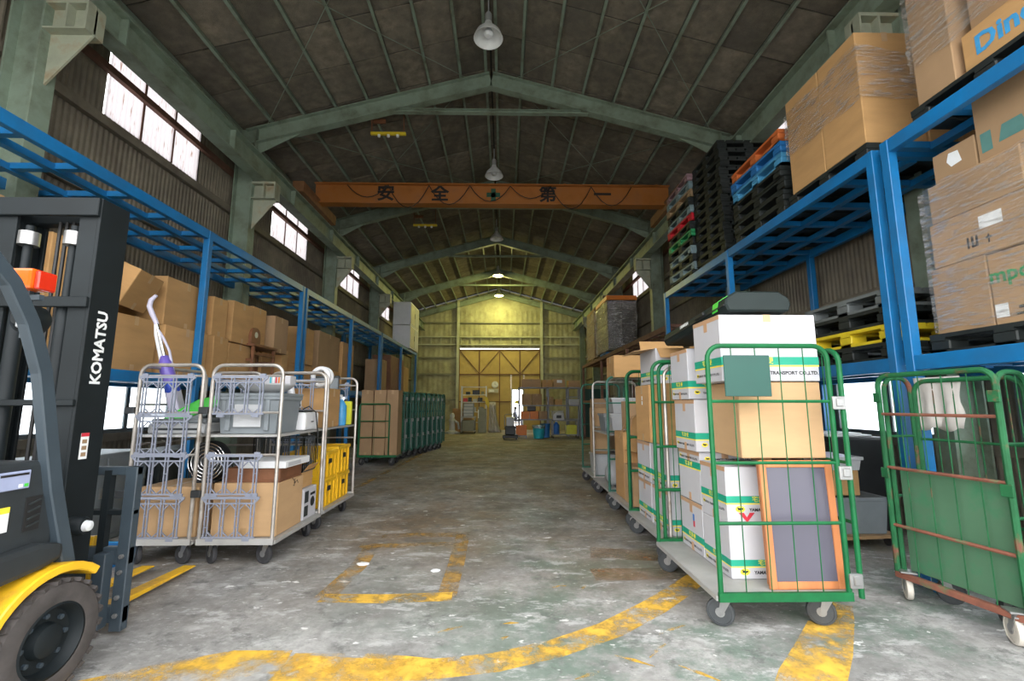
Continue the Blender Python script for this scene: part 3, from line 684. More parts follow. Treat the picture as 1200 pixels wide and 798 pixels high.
# ---------------------------------------------------------------- plastic pallets
def pallet_meshes(m, s=1.1, h=0.145):
    d = MB()
    n = 7; w = s/(n+ (n-1)*.22)
    for k in range(n):
        x = -s/2+k*w*1.22; d.box(x, -s/2, h-.03, x+w, s/2, h)
    for y in (-s/2, -.06, s/2-.12): d.box(-s/2, y, h-.05, s/2, y+.12, h-.03)
    b = MB().box(-s/2, -s/2, 0, s/2, -s/2+.12, .025).box(-s/2, s/2-.12, 0, s/2, s/2, .025).box(-s/2, -.06, 0, s/2, .06, .025).box(-s/2, -s/2, 0, -s/2+.12, s/2, .025).box(s/2-.12, -s/2, 0, s/2, s/2, .025)
    k = MB().box(-.075, -.075, .025, .075, .075, h-.05)
    return d.mesh('top_deck', m), b.mesh('bottom_deck', m), k.mesh('block', m, .008)
_PM = {}
def pallet(x, y, z, m, label, rz=0.0, group=None, s=1.1, h=0.145):
    key = (m, s, h)
    if key not in _PM: _PM[key] = pallet_meshes(m, s, h)
    d, b, k = _PM[key]
    t = thing('plastic_pallet', label, 'pallet', (x, y, z), rz, group)
    link('top_deck', d, t); link('bottom_deck', b, t)
    for a in (-s/2+.075, 0, s/2-.075):
        for c in (-s/2+.075, 0, s/2-.075): link('block', k, t, (a, c, 0))
    return t
TD = 3.505
# stack A: black pallets with light blue, blue and orange ones on top
cols = [('pallet_black', 'lowest black pallet under the blue and orange pallets'), ('pallet_black', 'second black pallet from the deck under the blue pallets'), ('pallet_black', 'third black pallet from the deck under the blue pallets'),
        ('pallet_black', 'fourth black pallet from the deck under the blue pallets'), ('pallet_sky', 'light blue plastic pallet under the darker blue one'), ('pallet_blue', 'blue plastic pallet between the orange and light blue pallets'), ('pallet_orange', 'orange plastic pallet on top of the blue pallets')]
for i, (m, lab) in enumerate(cols): pallet(3.76, 5.42+(.01 if i % 2 else -.01), TD+i*.148, m, lab, 0.015*((i*7) % 3-1), 'pallet stack with orange top', s=1.12, h=.146)
# stack B: tall stack of black pallets
ordn = ['lowest', 'second', 'third', 'fourth', 'fifth', 'sixth', 'seventh', 'eighth', 'ninth', 'tenth', 'eleventh', 'twelfth', 'topmost']
for i in range(13): pallet(3.80, 6.98, TD+i*.147, 'pallet_black', '%s black pallet%s of the tallest all-black pallet stack' % (ordn[i], '' if i in (0, 12) else ' from the deck'), 0.02*((i*5) % 3-1), 'tallest black pallet stack', s=.98, h=.145)
# stack C: mixed colours
cols = [('pallet_black', 'lowest dark pallet of the mixed colour stack'), ('pallet_slate', 'slate grey pallet low in the mixed colour stack'), ('pallet_black', 'dark pallet third from the deck in the mixed colour stack'), ('pallet_slate', 'slate pallet fourth from the deck in the mixed colour stack'), ('pallet_black', 'dark pallet just under the green pallet'),
        ('pallet_green', 'green plastic pallet in the mixed colour stack'), ('pallet_black', 'dark pallet between the green and red pallets'), ('pallet_red', 'red plastic pallet in the mixed colour stack'), ('pallet_slate', 'slate pallet right above the red pallet'), ('pallet_black', 'dark pallet under the brown pallet of the mixed stack'),
        ('pallet_wood', 'brown pallet near the top of the mixed colour stack'), ('pallet_slate', 'pale slate pallet just below the mauve pallet'), ('pallet_mauve', 'mauve pallet topping the mixed colour stack')]
for i, (m, lab) in enumerate(cols): pallet(3.80, 8.06, TD+i*.147, m, lab, 0.03*((i*5) % 3-1), 'mixed colour pallet stack', s=1.08, h=.145)
# lower right deck pallets behind the white boxes
RD = 1.725
for i, (m, lab) in enumerate((('pallet_black', 'black pallet under the yellow pallet on the lower right deck'), ('pallet_yellow', 'yellow plastic pallet on the lower right deck'), ('pallet_black', 'black pallet between the yellow and grey pallets'), ('pallet_grey', 'grey plastic pallet on top of the yellow pallet stack'))):
    pallet(3.745, 4.18, RD+i*.150, m, lab, 0, 'low pallet stack on the lower right deck', s=1.06, h=.148)
for i in range(3): pallet(3.745, 5.50, RD+i*.150, 'pallet_black' if i < 2 else 'pallet_grey', ['lowest pallet behind the yellow pallet stack', 'middle pallet behind the yellow pallet stack', 'grey top pallet behind the yellow pallet stack'][i], 0, 'rear pallet stack on the lower right deck', s=1.08, h=.148)

# ---------------------------------------------------------------- stretch film helper
def film(label, x0, y0, z0, x1, y1, z1, m='film', wrinkle=0.012, seed=1, slant=0.0, top=False):
    """crumpled film wound round a load: a wavy sleeve with real folds"""
    r = random.Random(seed); n = 44; rows = 26; vs = []; fs = []
    per = []
    corners = [(x0, y0), (x1, y0), (x1, y1), (x0, y1)]
    for k in range(4):
        a, b = corners[k], corners[(k+1) % 4]
        for j in range(n//4): f = j/(n//4); per.append((a[0]+(b[0]-a[0])*f, a[1]+(b[1]-a[1])*f))
    cx, cy = (x0+x1)/2, (y0+y1)/2
    ph = [r.uniform(0, 6.28) for _ in range(12)]
    for i in range(rows):
        t = i/(rows-1)
        for j, (px, py) in enumerate(per):
            d = Vector((px-cx, py-cy, 0)).normalized(); w = wrinkle*(0.55+0.45*math.sin(t*31+ph[0]+2*math.sin(j*.5+ph[1])) * math.sin(t*17+ph[2]+j*.35) + r.uniform(-.35, .35))
            zt = z1+slant*(px-cx)+.02*math.sin(j*.9+ph[3]); zb = z0+.015*math.sin(j*1.3+ph[4])
            vs.append((px+d.x*w, py+d.y*w, zb+(zt-zb)*t))
    k = len(per)
    for i in range(rows-1): fs += [(i*k+j, i*k+(j+1) % k, (i+1)*k+(j+1) % k, (i+1)*k+j) for j in range(k)]
    o = MB().add(vs, fs).build('stretch_film', m, None, 0, True); tag(o, label, 'film'); return o

# ---------------------------------------------------------------- loads on the right rack, upper deck
pallet(3.76, 4.24, TD, 'pallet_black', 'black pallet carrying the big film-wrapped cartons on the upper right deck', s=1.1)
zz = TD+.148
o = carton(3.49, 3.94, zz, .56, .5, 1.09, 'tall film-wrapped carton at the near corner of the upper right load', m='card', group='big wrapped cartons')
o = carton(3.49, 4.46, zz, .56, .52, 1.09, 'tall film-wrapped carton on the aisle side behind the near corner', m='card', group='big wrapped cartons')
carton(4.07, 3.94, zz, .56, .5, 1.09, 'tall film-wrapped carton beside the near corner one, towards the wall', m='card', group='big wrapped cartons')
carton(4.07, 4.46, zz, .56, .52, 1.09, 'tall film-wrapped carton at the rear corner by the wall', m='card', group='big wrapped cartons')
film('crumpled clear film round the big cartons on the upper right deck', 3.195, 3.675, zz+.42, 4.365, 4.735, zz+.86, seed=4, slant=-.14)
# near bay of the right rack, upper deck
pallet(3.78, 2.72, TD, 'pallet_black', 'black pallet under the tall cartons at the upper right corner', s=1.1)
o = carton(3.42, 3.06, zz, .36, .30, 1.15, 'tall brown carton in film at the top right corner, farther one', m='card_grey')
o = carton(3.58, 2.62, zz, .62, .50, .30, 'long brown carton with blue lettering at the top right corner', m='card')
lettering('Dinos', 'sky_blue', .19, o, (-.313, -.06, .15), FACE_LEFT, bold=.006)
carton(3.60, 2.60, zz+.302, .56, .48, .75, 'film-wrapped brown carton above the blue-lettered carton', m='card_grey')
film('wrinkled clear film round the tall cartons at the top right corner', 3.225, 2.36, zz+.30, 4.0, 3.225, zz+1.1, seed=9)
carton(3.9, 3.02, zz, .5, .34, 1.0, 'brown carton behind the tall corner carton by the wall', m='card_grey')

# near bay, lower deck: film-wrapped cartons on a black pallet
pallet(3.765, 2.86, RD, 'pallet_black', 'black pallet under the film-wrapped cartons on the lower right deck', s=1.03)
zb = RD+.148
GW = 'film-wrapped cartons on the lower right deck'
o = carton(3.60, 3.16, zb, .58, .40, .50, 'wrapped carton with stamped side at the bottom left of the load', m='card_grey', group=GW)
MB().box(-.293, .08, .04, -.291, .17, .10).box(-.293, -.08, .30, -.291, .08, .44).build('printed_patch', 'card_inside', o)
o = carton(3.60, 2.76, zb, .58, .38, .49, 'wrapped carton with green lettering at the bottom of the load', m='card_grey', group=GW)
lettering('mpori', 'pallet_green', .14, o, (-.293, 0.02, .33), FACE_LEFT, bold=.003)
MB().box(-.2925, .10, .05, -.2915, .18, .14).build('white_label', 'white_ink', o); MB().box(-.2925, -.15, .05, -.2915, .06, .065).box(-.2925, -.12, .09, -.2915, .04, .11).build('printed_patch', 'ink', o)
o = carton(3.615, 2.99, zb+.505, .60, .68, .34, 'long wrapped carton with white label and handling marks, middle layer', m='card_grey', group=GW)
MB().box(-.3025, -.17, .18, -.3015, -.02, .27).build('white_label', 'white_ink', o)
MB().box(-.3025, .06, .07, -.3015, .075, .15).box(-.3025, .0, .07, -.3015, .015, .15).box(-.3025, .015, .07, -.3015, .03, .085).box(-.3025, .03, .07, -.3015, .045, .15).box(-.3025, -.09, .10, -.3015, -.05, .115).box(-.3025, -.075, .07, -.3015, -.065, .13).build('handling_marks', 'ink', o)
o = carton(3.62, 2.99, zb+.85, .60, .64, .30, 'wrapped carton with dark stamps in the third layer', m='card_grey', group=GW)
MB().box(-.2925, -.02, .08, -.2915, .12, .11).box(-.2925, -.20, .18, -.2915, -.12, .24).build('printed_patch', 'wood_dark', o)
o = carton(3.64, 3.12, zb+1.155, .56, .32, .24, 'small wrapped carton with torn white sticker near the top', m='card_grey', group=GW)
MB().prism([(-.06, .10), (.02, .09), (.05, .14), (.03, .20), (-.04, .19)], -.2825, -.2815, 'x').build('torn_sticker', 'white_ink', o)
o = carton(3.62, 2.76, zb+1.155, .54, .36, .48, 'brown carton with teal print at the top of the lower right load', m='card_grey', group=GW)
MB().box(-.2725, .08, .06, -.2715, .15, .20).build('teal_mark', 'faded_teal', o); MB().prism([(-.14, .08), (.04, .08), (.01, .19), (-.11, .19)], -.2725, -.2715, 'x').build('teal_mark', 'faded_teal', o)
o = carton(3.64, 2.36, zb, .6, .36, .60, 'wrapped carton at the right edge of the lower load, bottom one', m='card_grey', group=GW)
o = carton(3.64, 2.36, zb+.605, .6, .36, .55, 'wrapped carton at the right edge of the lower load, top one', m='card_grey', group=GW)
film('glossy clear film round the cartons on the lower right deck', 3.300, 2.44, zb+.03, 3.98, 3.372, zb+1.14, seed=12, wrinkle=.006)

# far wrapped loads on the rusty rack
mat('wood_black', (0.03, 0.024, 0.018), 0.8)
def tall_load(x, y, sx, sy, h, lab, capc, base, seed):
    pallet(x, y, 2.935, base, 'pallet under the ' + lab, s=min(sx, sy))
    o = thing('wrapped_load', lab, 'load', (x, y, 3.082))
    for k in range(4):
        for a in (-1, 1): MB().box((a-1)*sx/4+.005 if a > 0 else -sx/2, -sy/2, k*h/4, sx/2 if a > 0 else -.005, sy/2, (k+1)*h/4-.01).build('stacked_sheet_block', 'wood_black' if capc == 'crate_orange' else 'card_grey', o, .01)
    if capc: MB().box(-sx/2-.03, -sy/2-.03, h-.12, sx/2+.03, sy/2+.03, h+.03).build('cap', capc, o, .01)
    film('loose film round the '+lab, x-sx/2-.02, y-sy/2-.02, 3.09, x+sx/2+.02, y+sy/2+.02, 3.08+h-.15, m='film_dark', wrinkle=.05, seed=seed)
tall_load(3.88, 15.45, .94, 1.7, 1.80, 'dark wrapped load with orange cap on the rusty rack', 'crate_orange', 'pallet_blue', 21)
tall_load(3.88, 17.6, .90, 1.5, 1.90, 'pale wrapped load behind the orange-capped one', None, 'pallet_wood', 22)
# ---------------------------------------------------------------- roll cages
_CM = {}
def caster(parent, x, y, rz, tyre='rubber_grey', r=0.082):
    key = (tyre, r)
    if key not in _CM:
        b = MB().box(-.045, -.045, .19, .045, .045, .20).lathe([(.022, .165), (.03, .19)], 10)
        for s in (-1, 1): b.prism([(-.03, .165), (.03, .165), (.05, r-.012), (.038, r-.02), (.022, r-.012)], s*.022-.002, s*.022+.002, 'x')
        b.box(-.024, -.03, .16, .024, .03, .168)
        bm2 = b.mesh('bracket', 'zinc')
        w = MB().lathe([(r*.35, -.018), (r*.8, -.016), (r*.82, -.019), (r*.96, -.016), (r, -.008), (r, .008), (r*.96, .016), (r*.82, .019), (r*.8, .016), (r*.35, .018)], 22, Matrix.Translation((0, .038, r)) @ Matrix.Rotation(PI/2, 4, 'Y')).mesh('wheel', tyre, smooth=True)
        h = MB().lathe([(.0, -.021), (r*.34, -.021), (r*.34, .021), (0, .021)], 12, Matrix.Translation((0, .038, r)) @ Matrix.Rotation(PI/2, 4, 'Y')).mesh('hub', 'zinc')
        _CM[key] = (bm2, w, h)
    bm2, w, h = _CM[key]
    c = link('caster', bm2, parent, (x, y, 0), (0, 0, rz)); link('wheel', w, c); link('hub', h, c); return c
def uframe(parent, name, m, a0, a1, pos, axis, H, z0=0.2, r=0.016, rails=(), wires=4, corner=0.09, wr=0.0035, rm=None, rr=0.011):
    """one upright tube frame with rounded top corners, its cross rails and thin wires as sub-parts"""
    def P(a, z): return (a, pos, z) if axis == 'x' else (pos, a, z)
    pts = [P(a0, z0)] + [P(*q) for q in arc(a0+corner, H-corner, corner, PI, PI/2, 6)] + [P(*q) for q in arc(a1-corner, H-corner, corner, PI/2, 0, 6)] + [P(a1, z0)]
    f = MB().tube(pts, r, 8).build(name, m, parent, 0, True)
    for z in rails: MB().tube([P(a0, z), P(a1, z)], rr, 6).build('rail', rm or m, f, 0, True)
    for k in range(wires):
        a = a0+(a1-a0)*(k+1)/(wires+1); MB().tube([P(a, z0+.02), P(a, H)], wr, 5).build('wire', m, f)
    return f
def latch(parent, x, y, z, m='zinc'):
    MB().box(x-.04, y-.012, z-.042, x+.04, y+.012, z+.042).box(x-.02, y-.022, z-.022, x+.02, y+.012, z+.03).build('latch', m, parent, .004)
_LAT = {}
def lattice_mesh(w=.44, h=.33, m='lattice_grey', t=.012):
    key = (w, h, m)
    if key in _LAT: return _LAT[key]
    mb = MB(); d = .012
    def bar(x0, z0, x1, z1, s=t): mb.beam((x0, 0, z0), (x1, 0, z1), s, d, (0, 1, 0))
    bar(-.02, h, w+.02, h, .022); bar(-.02, h, .03, h-.05, .014); bar(w+.02, h, w-.03, h-.05, .014)
    bar(0, .01, w, .01, .014); bar(.02, h-.045, w-.02, h-.045)
    n = 4
    for k in range(n):
        x = .03+(w-.06)*k/(n-1)
        bar(x-.013, .01, x-.013, h, .009); bar(x+.013, .01, x+.013, h, .009)
        for j in range(2): bar(x-.012, .09+j*.09, x+.012, .09+j*.09, .006)
        if k < n-1:
            x2 = .03+(w-.06)*(k+1)/(n-1); mid = (x+x2)/2
            bar(x+.01, h-.10, mid, h-.045, .007); bar(x2-.01, h-.10, mid, h-.045, .007); bar(x+.01, .06, mid, .012, .007); bar(x2-.01, .06, mid, .012, .007)
    mb.box(.04, -.008, -.02, .10, .008, .01).box(w-.10, -.008, -.02, w-.04, .008, .01).box(.0, -.008, h, .05, .008, h+.03).box(w-.05, -.008, h, w, .008, h+.03)
    _LAT[key] = mb.mesh('lattice_panel', m); return _LAT[key]
def cage(label, x0, x1, y0, y1, H, m, group=None, front=True, back=True, right=True, left=False, rails=(.63, .99, 1.37), wires=4, deck='deck_grey', tyre='rubber_grey', name='roll_cage', rz=0.0, lowrail=True, spin=(1.0, 1.15, 0.8, 0.9), shelf=None, wr=.0035):
    cx, cy = (x0+x1)/2, (y0+y1)/2; W, Ln = x1-x0, y1-y0
    t = thing(name, label, 'cart', (cx, cy, 0), rz, group)
    b = MB().box(-W/2, -Ln/2, .20, W/2, Ln/2, .215)
    b.build('deck', deck, t)
    f = MB().box(-W/2, -Ln/2-.012, .185, W/2, -Ln/2+.012, .235).box(-W/2, Ln/2-.012, .185, W/2, Ln/2+.012, .235)
    MB().box(-W/2-.01, -Ln/2+.013, .185, -W/2+.012, Ln/2-.013, .2145).build('deck_edge', deck, t); MB().box(W/2-.012, -Ln/2+.013, .185, W/2+.01, Ln/2-.013, .2145).build('deck_edge', deck, t)
    f.build('base_frame', m if lowrail else deck, t)
    q = 0
    for a, c in ((-1, -1), (1, -1), (1, 1), (-1, 1)):
        caster(t, a*(W/2-.09), c*(Ln/2-.10), spin[q], tyre); q += 1
    if front: uframe(t, 'end_frame', m, -W/2+.016, W/2-.016, -Ln/2+.005, 'x', H, rails=rails, wires=wires, wr=wr)
    if back: uframe(t, 'end_frame', m, -W/2+.016, W/2-.016, Ln/2-.005, 'x', H, rails=rails, wires=wires, wr=wr)
    if right: uframe(t, 'side_frame', m, -Ln/2+.0, Ln/2-.05, W/2+.055, 'y', H-.02, rails=rails, wires=6, wr=wr)
    if left: uframe(t, 'side_frame', m, -Ln/2+.05, Ln/2-.05, -W/2-.012, 'y', H-.02, rails=rails, wires=6, wr=wr)
    if shelf: MB().box(-W/2+.02, -Ln/2+.02, shelf-.02, W/2-.02, Ln/2-.02, shelf).build('shelf', 'deck_grey', t)
    return t

GC = 'roll cages lined up on the right of the aisle'
c1 = cage('bright green roll cage of white boxes, nearest on the right of the aisle', 1.29, 2.10, 2.88, 3.99, 1.725, 'cage_green', GC)
for z in (1.36, .30): latch(c1, .425, -.565, z)
latch(c1, .425, -.565, .93)
MB().box(-.30, -.585, 1.40, -.005, -.575, 1.66).build('sign_plate', 'sign_green', c1, .003)
c2 = cage('dark green roll cage of white boxes, second on the right of the aisle', 1.36, 2.12, 4.02, 5.10, 1.72, 'cage_green', GC)
c3 = cage('dark green roll cage with half-open brown cartons, third on the right', 1.39, 2.12, 5.16, 6.20, 1.72, 'cage_dark_green', GC, wires=2)
c4 = cage('silver roll cage with bagged goods, fourth on the right of the aisle', 1.42, 2.15, 6.30, 7.35, 1.71, 'cage_silver', GC, wires=1, tyre='rubber', shelf=.95)
c5 = cage('green-framed roll cage with a tall tan carton, farthest on the right', 1.44, 2.18, 7.45, 8.52, 1.72, 'cage_dark_green', GC, wires=1, tyre='rubber')
uframe(c2, 'inner_frame', 'cage_silver', -.30, .32, -.49, 'x', 1.68, rails=(), wires=0)
for z in (.62, 1.0, 1.32): link('lattice_panel', lattice_mesh(), c2, (-.04, -.475, z))

# ---------------------------------------------------------------- white removal boxes with green and yellow bands
def logo(parent, loc, rot, s=1.0):
    e = MB(); n = 20
    vs = [(.036*s*math.cos(2*PI*k/n), .024*s*math.sin(2*PI*k/n), 0) for k in range(n)]; e.add(vs, [tuple(range(n))])
    o = e.build('emblem', 'box_yellow', parent, loc=loc, rot=rot)
    c = MB()   # black cat carrying a kitten, as a flat silhouette
    sil = [(-.022, -.010), (-.014, -.006), (-.004, -.008), (.006, -.012), (.010, -.004), (.018, -.006), (.024, .004), (.016, .010), (.010, .006), (.0, .010), (-.010, .008), (-.016, .016), (-.024, .010), (-.018, .002)]
    c.add([(a*s, b*s, .0008) for a, b in sil], [tuple(range(len(sil)))]); c.build('emblem_cat', 'ink', o)
    return o
def wbox(x, y, z, sx, sy, sz, label, rz=0.0, up=True, faces='FL', group='white boxes with green bands', open_=False, taped=True, tl=False, bz=0.0):
    t = thing('moving_box', label, 'box', (x, y, z), rz, group)
    if open_:
        w = .006; b = MB().box(-sx/2, -sy/2, 0, sx/2, sy/2, w).box(-sx/2, -sy/2, w, -sx/2+w, sy/2, sz).box(sx/2-w, -sy/2, w, sx/2, sy/2, sz).box(-sx/2+w, -sy/2, w, sx/2-w, -sy/2+w, sz).box(-sx/2+w, sy/2-w, w, sx/2-w, sy/2, sz)
        b.build('body', 'white_card', t)
        k = .17
        MB().beam((-sx/2, 0, sz), (-sx/2-.20, 0, sz-.03), .004, sy*.95, (0, 1, 0)).build('flap', 'card_light', t)
        MB().beam((sx/2, 0, sz), (sx/2+.08, 0, sz+.16), .004, sy*.95, (0, 1, 0)).build('flap', 'card', t)
        MB().beam((0, -sy/2, sz), (0, -sy/2-.10, sz-.10), sx*.95, .004).build('flap', 'card', t)
        MB().beam((0, sy/2, sz), (0, sy/2+.06, sz+.14), sx*.95, .004).build('flap', 'card', t)
    else: MB().box(-sx/2, -sy/2, 0, sx/2, sy/2, sz).build('body', 'white_card', t, .004)
    e = .0012; g0, g1, y0 = (.24*sz, .36*sz, .215*sz) if up else (.66*sz, .79*sz, .635*sz)
    g0 += bz; g1 += bz; y0 += bz
    MB().box(-sx/2-e, -sy/2-e, g0, sx/2+e, sy/2+e, g1).build('green_band', 'box_green', t)
    MB().box(-sx/2-e*.9, -sy/2-e*.9, y0, sx/2+e*.9, sy/2+e*.9, g0-.002 if up else g0).build('yellow_band', 'box_yellow', t)
    tz = (.12*sz if up else .86*sz)+bz
    k = min(sx, .6)
    if 'F' in faces:
        logo(t, (-sx*.34, -sy/2-.0015, tz+.006), FACE_FRONT, sx/.62)
        lettering('YAMATO TRANSPORT CO.,LTD.', 'ink', .050*sx, t, (.13*sx, -sy/2-.0015, tz), FACE_FRONT, bold=.0008)
        lettering('\u5b85\u6025\u4fbf', 'box_yellow', .075*(g1-g0)/.05*.62, t, (-sx*.08, -sy/2-.002, (g0+g1)/2), FACE_FRONT, name='yellow_lettering')
    if 'L' in faces:
        lettering('YAMATO TRANSPORT CO.,LTD.', 'ink', .026*sy/.45, t, (-sx/2-.0015, 0, tz-.005), FACE_LEFT)
        lettering('\u5b85 \u6025 \u4fbf', 'box_yellow', .05*(g1-g0)/.05*.8, t, (-sx/2-.002, 0, (g0+g1)/2), FACE_LEFT, name='yellow_lettering')
        logo(t, (-sx/2-.0016, sy*.5-.045, tz), FACE_LEFT, .55)
    if taped:
        w = .026
        MB().box(-w, -sy/2-e, sz-.05, w, -sy/2, sz+e).box(-w, -sy/2, sz, w, sy/2, sz+e).build('tape', 'pink_tape', t)
        if tl: MB().box(-sx/2-e, -sy/2, sz-.03, -sx/2, sy/2, sz).box(-sx/2-e, -w, sz-.09, -sx/2, w, sz-.03).build('tape', 'pink_tape', t)
        MB().box(-sx/2-e*2, -.02, 0, -sx/2, .02, .06).build('tape', 'pink_tape', t)
    return t
D = .2165
wbox(1.78, 3.34, D, .56, .40, .335, 'white box at the front bottom of the nearest cage, beside the picture frames', tl=False)
wbox(1.78, 3.345, D+.338, .56, .39, .375, 'white box with red arrow on the second layer, front of the nearest cage', tl=True, bz=.05)
o = MB().prism([(-.05, .035), (.05, .035), (0, -.03), (0, -.012), (.02, .015), (-.02, .015), (0, -.012), (0, -.03)], 0, .0015, 'z')
a_ = bpy.data.objects['moving_box.001']
MB().add([(-.055, .03, 0), (-.02, .03, 0), (0, 0, 0), (.02, .03, 0), (.055, .03, 0), (0, -.032, 0)], [(0, 1, 2, 5), (2, 3, 4, 5)]).build('red_arrow', 'box_red', a_, loc=(-.15, -.1985, .048), rot=FACE_FRONT)
wbox(1.70, 3.755, D, .40, .41, .375, 'white box at the rear bottom of the nearest cage, with red and blue sticker', tl=True)
b_ = bpy.data.objects['moving_box.002']
MB().box(-.0, 0, 0, .028, .05, .001).build('blue_sticker', 'box_blue', b_, loc=(-.2015, -.03, .23), rot=FACE_LEFT); MB().box(.004, 0, 0, .034, .045, .001).build('red_sticker', 'box_red', b_, loc=(-.2015, -.03, .185), rot=FACE_LEFT)
wbox(1.70, 3.755, D+.38, .40, .41, .39, 'upside-down white box on the second layer, rear of the nearest cage', up=False, tl=True)
wbox(1.68, 3.72, D+.775, .42, .40, .395, 'white box with green tab on the third layer of the nearest cage', tl=True)
wbox(1.67, 3.76, D+1.175, .42, .36, .40, 'white box with folded lid on the fourth layer of the nearest cage', tl=True)
wbox(1.79, 3.225, 1.505, .66, .42, .45, 'largest white box topping the nearest cage', tl=True)
carton(1.845, 3.24, 1.0, .56, .42, .50, 'plain light brown carton under the largest white box', m='card_light', tape=None)
# brown filler carton below it
carton(1.99, 3.76, D, .16, .40, .77, 'narrow brown carton at the rear right of the nearest cage', tape=None)
# picture frames leaning in the cage
def picture(x0, x1, y, h, lean, label, mw, z=D):
    t = thing('picture_frame', label, 'picture', ((x0+x1)/2, y, z)); t.rotation_euler = (-lean, 0, 0)
    w = x1-x0; b = .045
    for nm, q in (('frame_stile', (-w/2, 0, -w/2+b, h)), ('frame_stile', (w/2-b, 0, w/2, h)), ('frame_rail', (-w/2+b, 0, w/2-b, b)), ('frame_rail', (-w/2+b, h-b, w/2-b, h))):
        MB().box(q[0], -.012, q[1], q[2], .012, q[3]).build(nm, mw, t, .003)
    MB().box(-w/2+b, -.003, b, w/2-b, .003, h-b).build('glass', 'picture_glass', t)
    MB().box(-w/2+b, .004, b, w/2-b, .010, h-b).build('backing', 'wood_mid', t)
    return t
picture(1.655, 2.13, 2.975, .775, .045, 'orange wooden picture frame with grey glass, front one in the cage', 'wood_orange')
picture(1.672, 2.13, 3.012, .76, .045, 'dark wooden picture frame right behind the orange framed one', 'wood_dark')
picture(1.686, 2.13, 3.048, .76, .045, 'orange-brown picture frame, rearmost of the leaning ones', 'wood_orange')

# second cage
wbox(1.66, 4.34, D, .42, .42, .37, 'white box at the front bottom of the second cage', tl=True)
wbox(1.66, 4.34, D+.375, .42, .42, .38, 'white box on the second layer, front of the second cage')
wbox(1.66, 4.80, D, .42, .42, .37, 'white box at the rear bottom of the second cage', tl=True)
wbox(1.66, 4.80, D+.375, .42, .42, .38, 'white box on the second layer, rear of the second cage', tl=True)
o = carton(1.67, 4.78, D+.76, .44, .46, .57, 'brown carton with white sticker in the second cage, rear one', m='card', seam='x')
MB().box(-.2215, -.02, .42, -.2205, .01, .46).box(-.2215, -.02, .37, -.2205, .01, .41).build('white_sticker', 'white_ink', o)
o = carton(1.72, 4.36, D+.76, .46, .34, .57, 'brown carton in the second cage behind the front frame', m='card', seam='x')
MB().box(-.02, -.1715, .08, .05, -.1705, .12).build('white_sticker', 'white_ink', o)
wbox(1.72, 4.60, D+1.335, .50, .50, .34, 'white box with open brown flaps on top of the second cage', open_=True, taped=False)
wbox(2.0, 4.36, D, .22, .42, .38, 'narrow white box on the right of the second cage', faces='F', taped=False)
# instrument case across the stacks
k_ = thing('keyboard_case', 'long black hard instrument case lying on top of the box stacks', 'case', (1.76, 3.66, 1.943)); k_.rotation_euler = (-.07, 0, 0)
poly = [(-.21, .0), (.21, .0), (.23, .05), (.22, .10), (.15, .145), (-.15, .145), (-.22, .10), (-.23, .05)]
MB().prism(poly, -.62, .62, 'y').build('shell', 'case_black', k_, .012)
MB().box(-.236, -.60, .045, -.226, .60, .056).build('seam', 'black_plastic', k_)
MB().prism([(-.233, .03), (-.234, .05), (-.223, .102), (-.152, .148), (-.10, .148), (-.10, .145), (-.15, .145), (-.22, .10), (-.23, .05), (-.229, .03)], -.50, -.42, 'y').build('green_tape', 'lime', k_)
lettering('YAMAHA', 'white_ink', .045, k_, (-.2275, .12, .078), (PI/2-.2, 0, -PI/2), bold=.001)
MB().box(-.242, -.28, .06, -.222, -.12, .085).build('handle', 'black_plastic', k_, .004)
# third cage
carton(1.63, 5.42, D, .36, .36, .44, 'small pale carton standing at the front of the third cage', m='card_light', tape=None)
carton(1.66, 5.85, D, .40, .42, .80, 'tall brown carton at the rear of the third cage', m='card', tape=None)
o = carton(1.70, 5.48, D+.47, .42, .36, .42, 'brown carton tilted with green tape in the third cage', m='card', tilt=(0, .28, .1)); o.location.z += .06
MB().box(-.2115, -.18, .16, -.2105, .18, .19).build('green_tape', 'sign_green', o)
carton(1.78, 5.98, D+.815, .40, .32, .36, 'brown carton high at the back of the third cage', m='card_grey')
o = carton(1.80, 6.32, 1.712, .62, .44, .30, 'wide brown carton lying across the tops of the third and fourth cages', m='card', seam='x')
MB().tube([(1.45, 5.75, .95), (1.50, 5.6, 1.16), (1.62, 5.45, 1.24), (1.78, 5.40, 1.25)], .012, 8).build('bent_cane', 'wood_mid', None, 0, True); tag(bpy.data.objects['bent_cane'], 'bent tan strap sticking out of the third cage', 'strap')
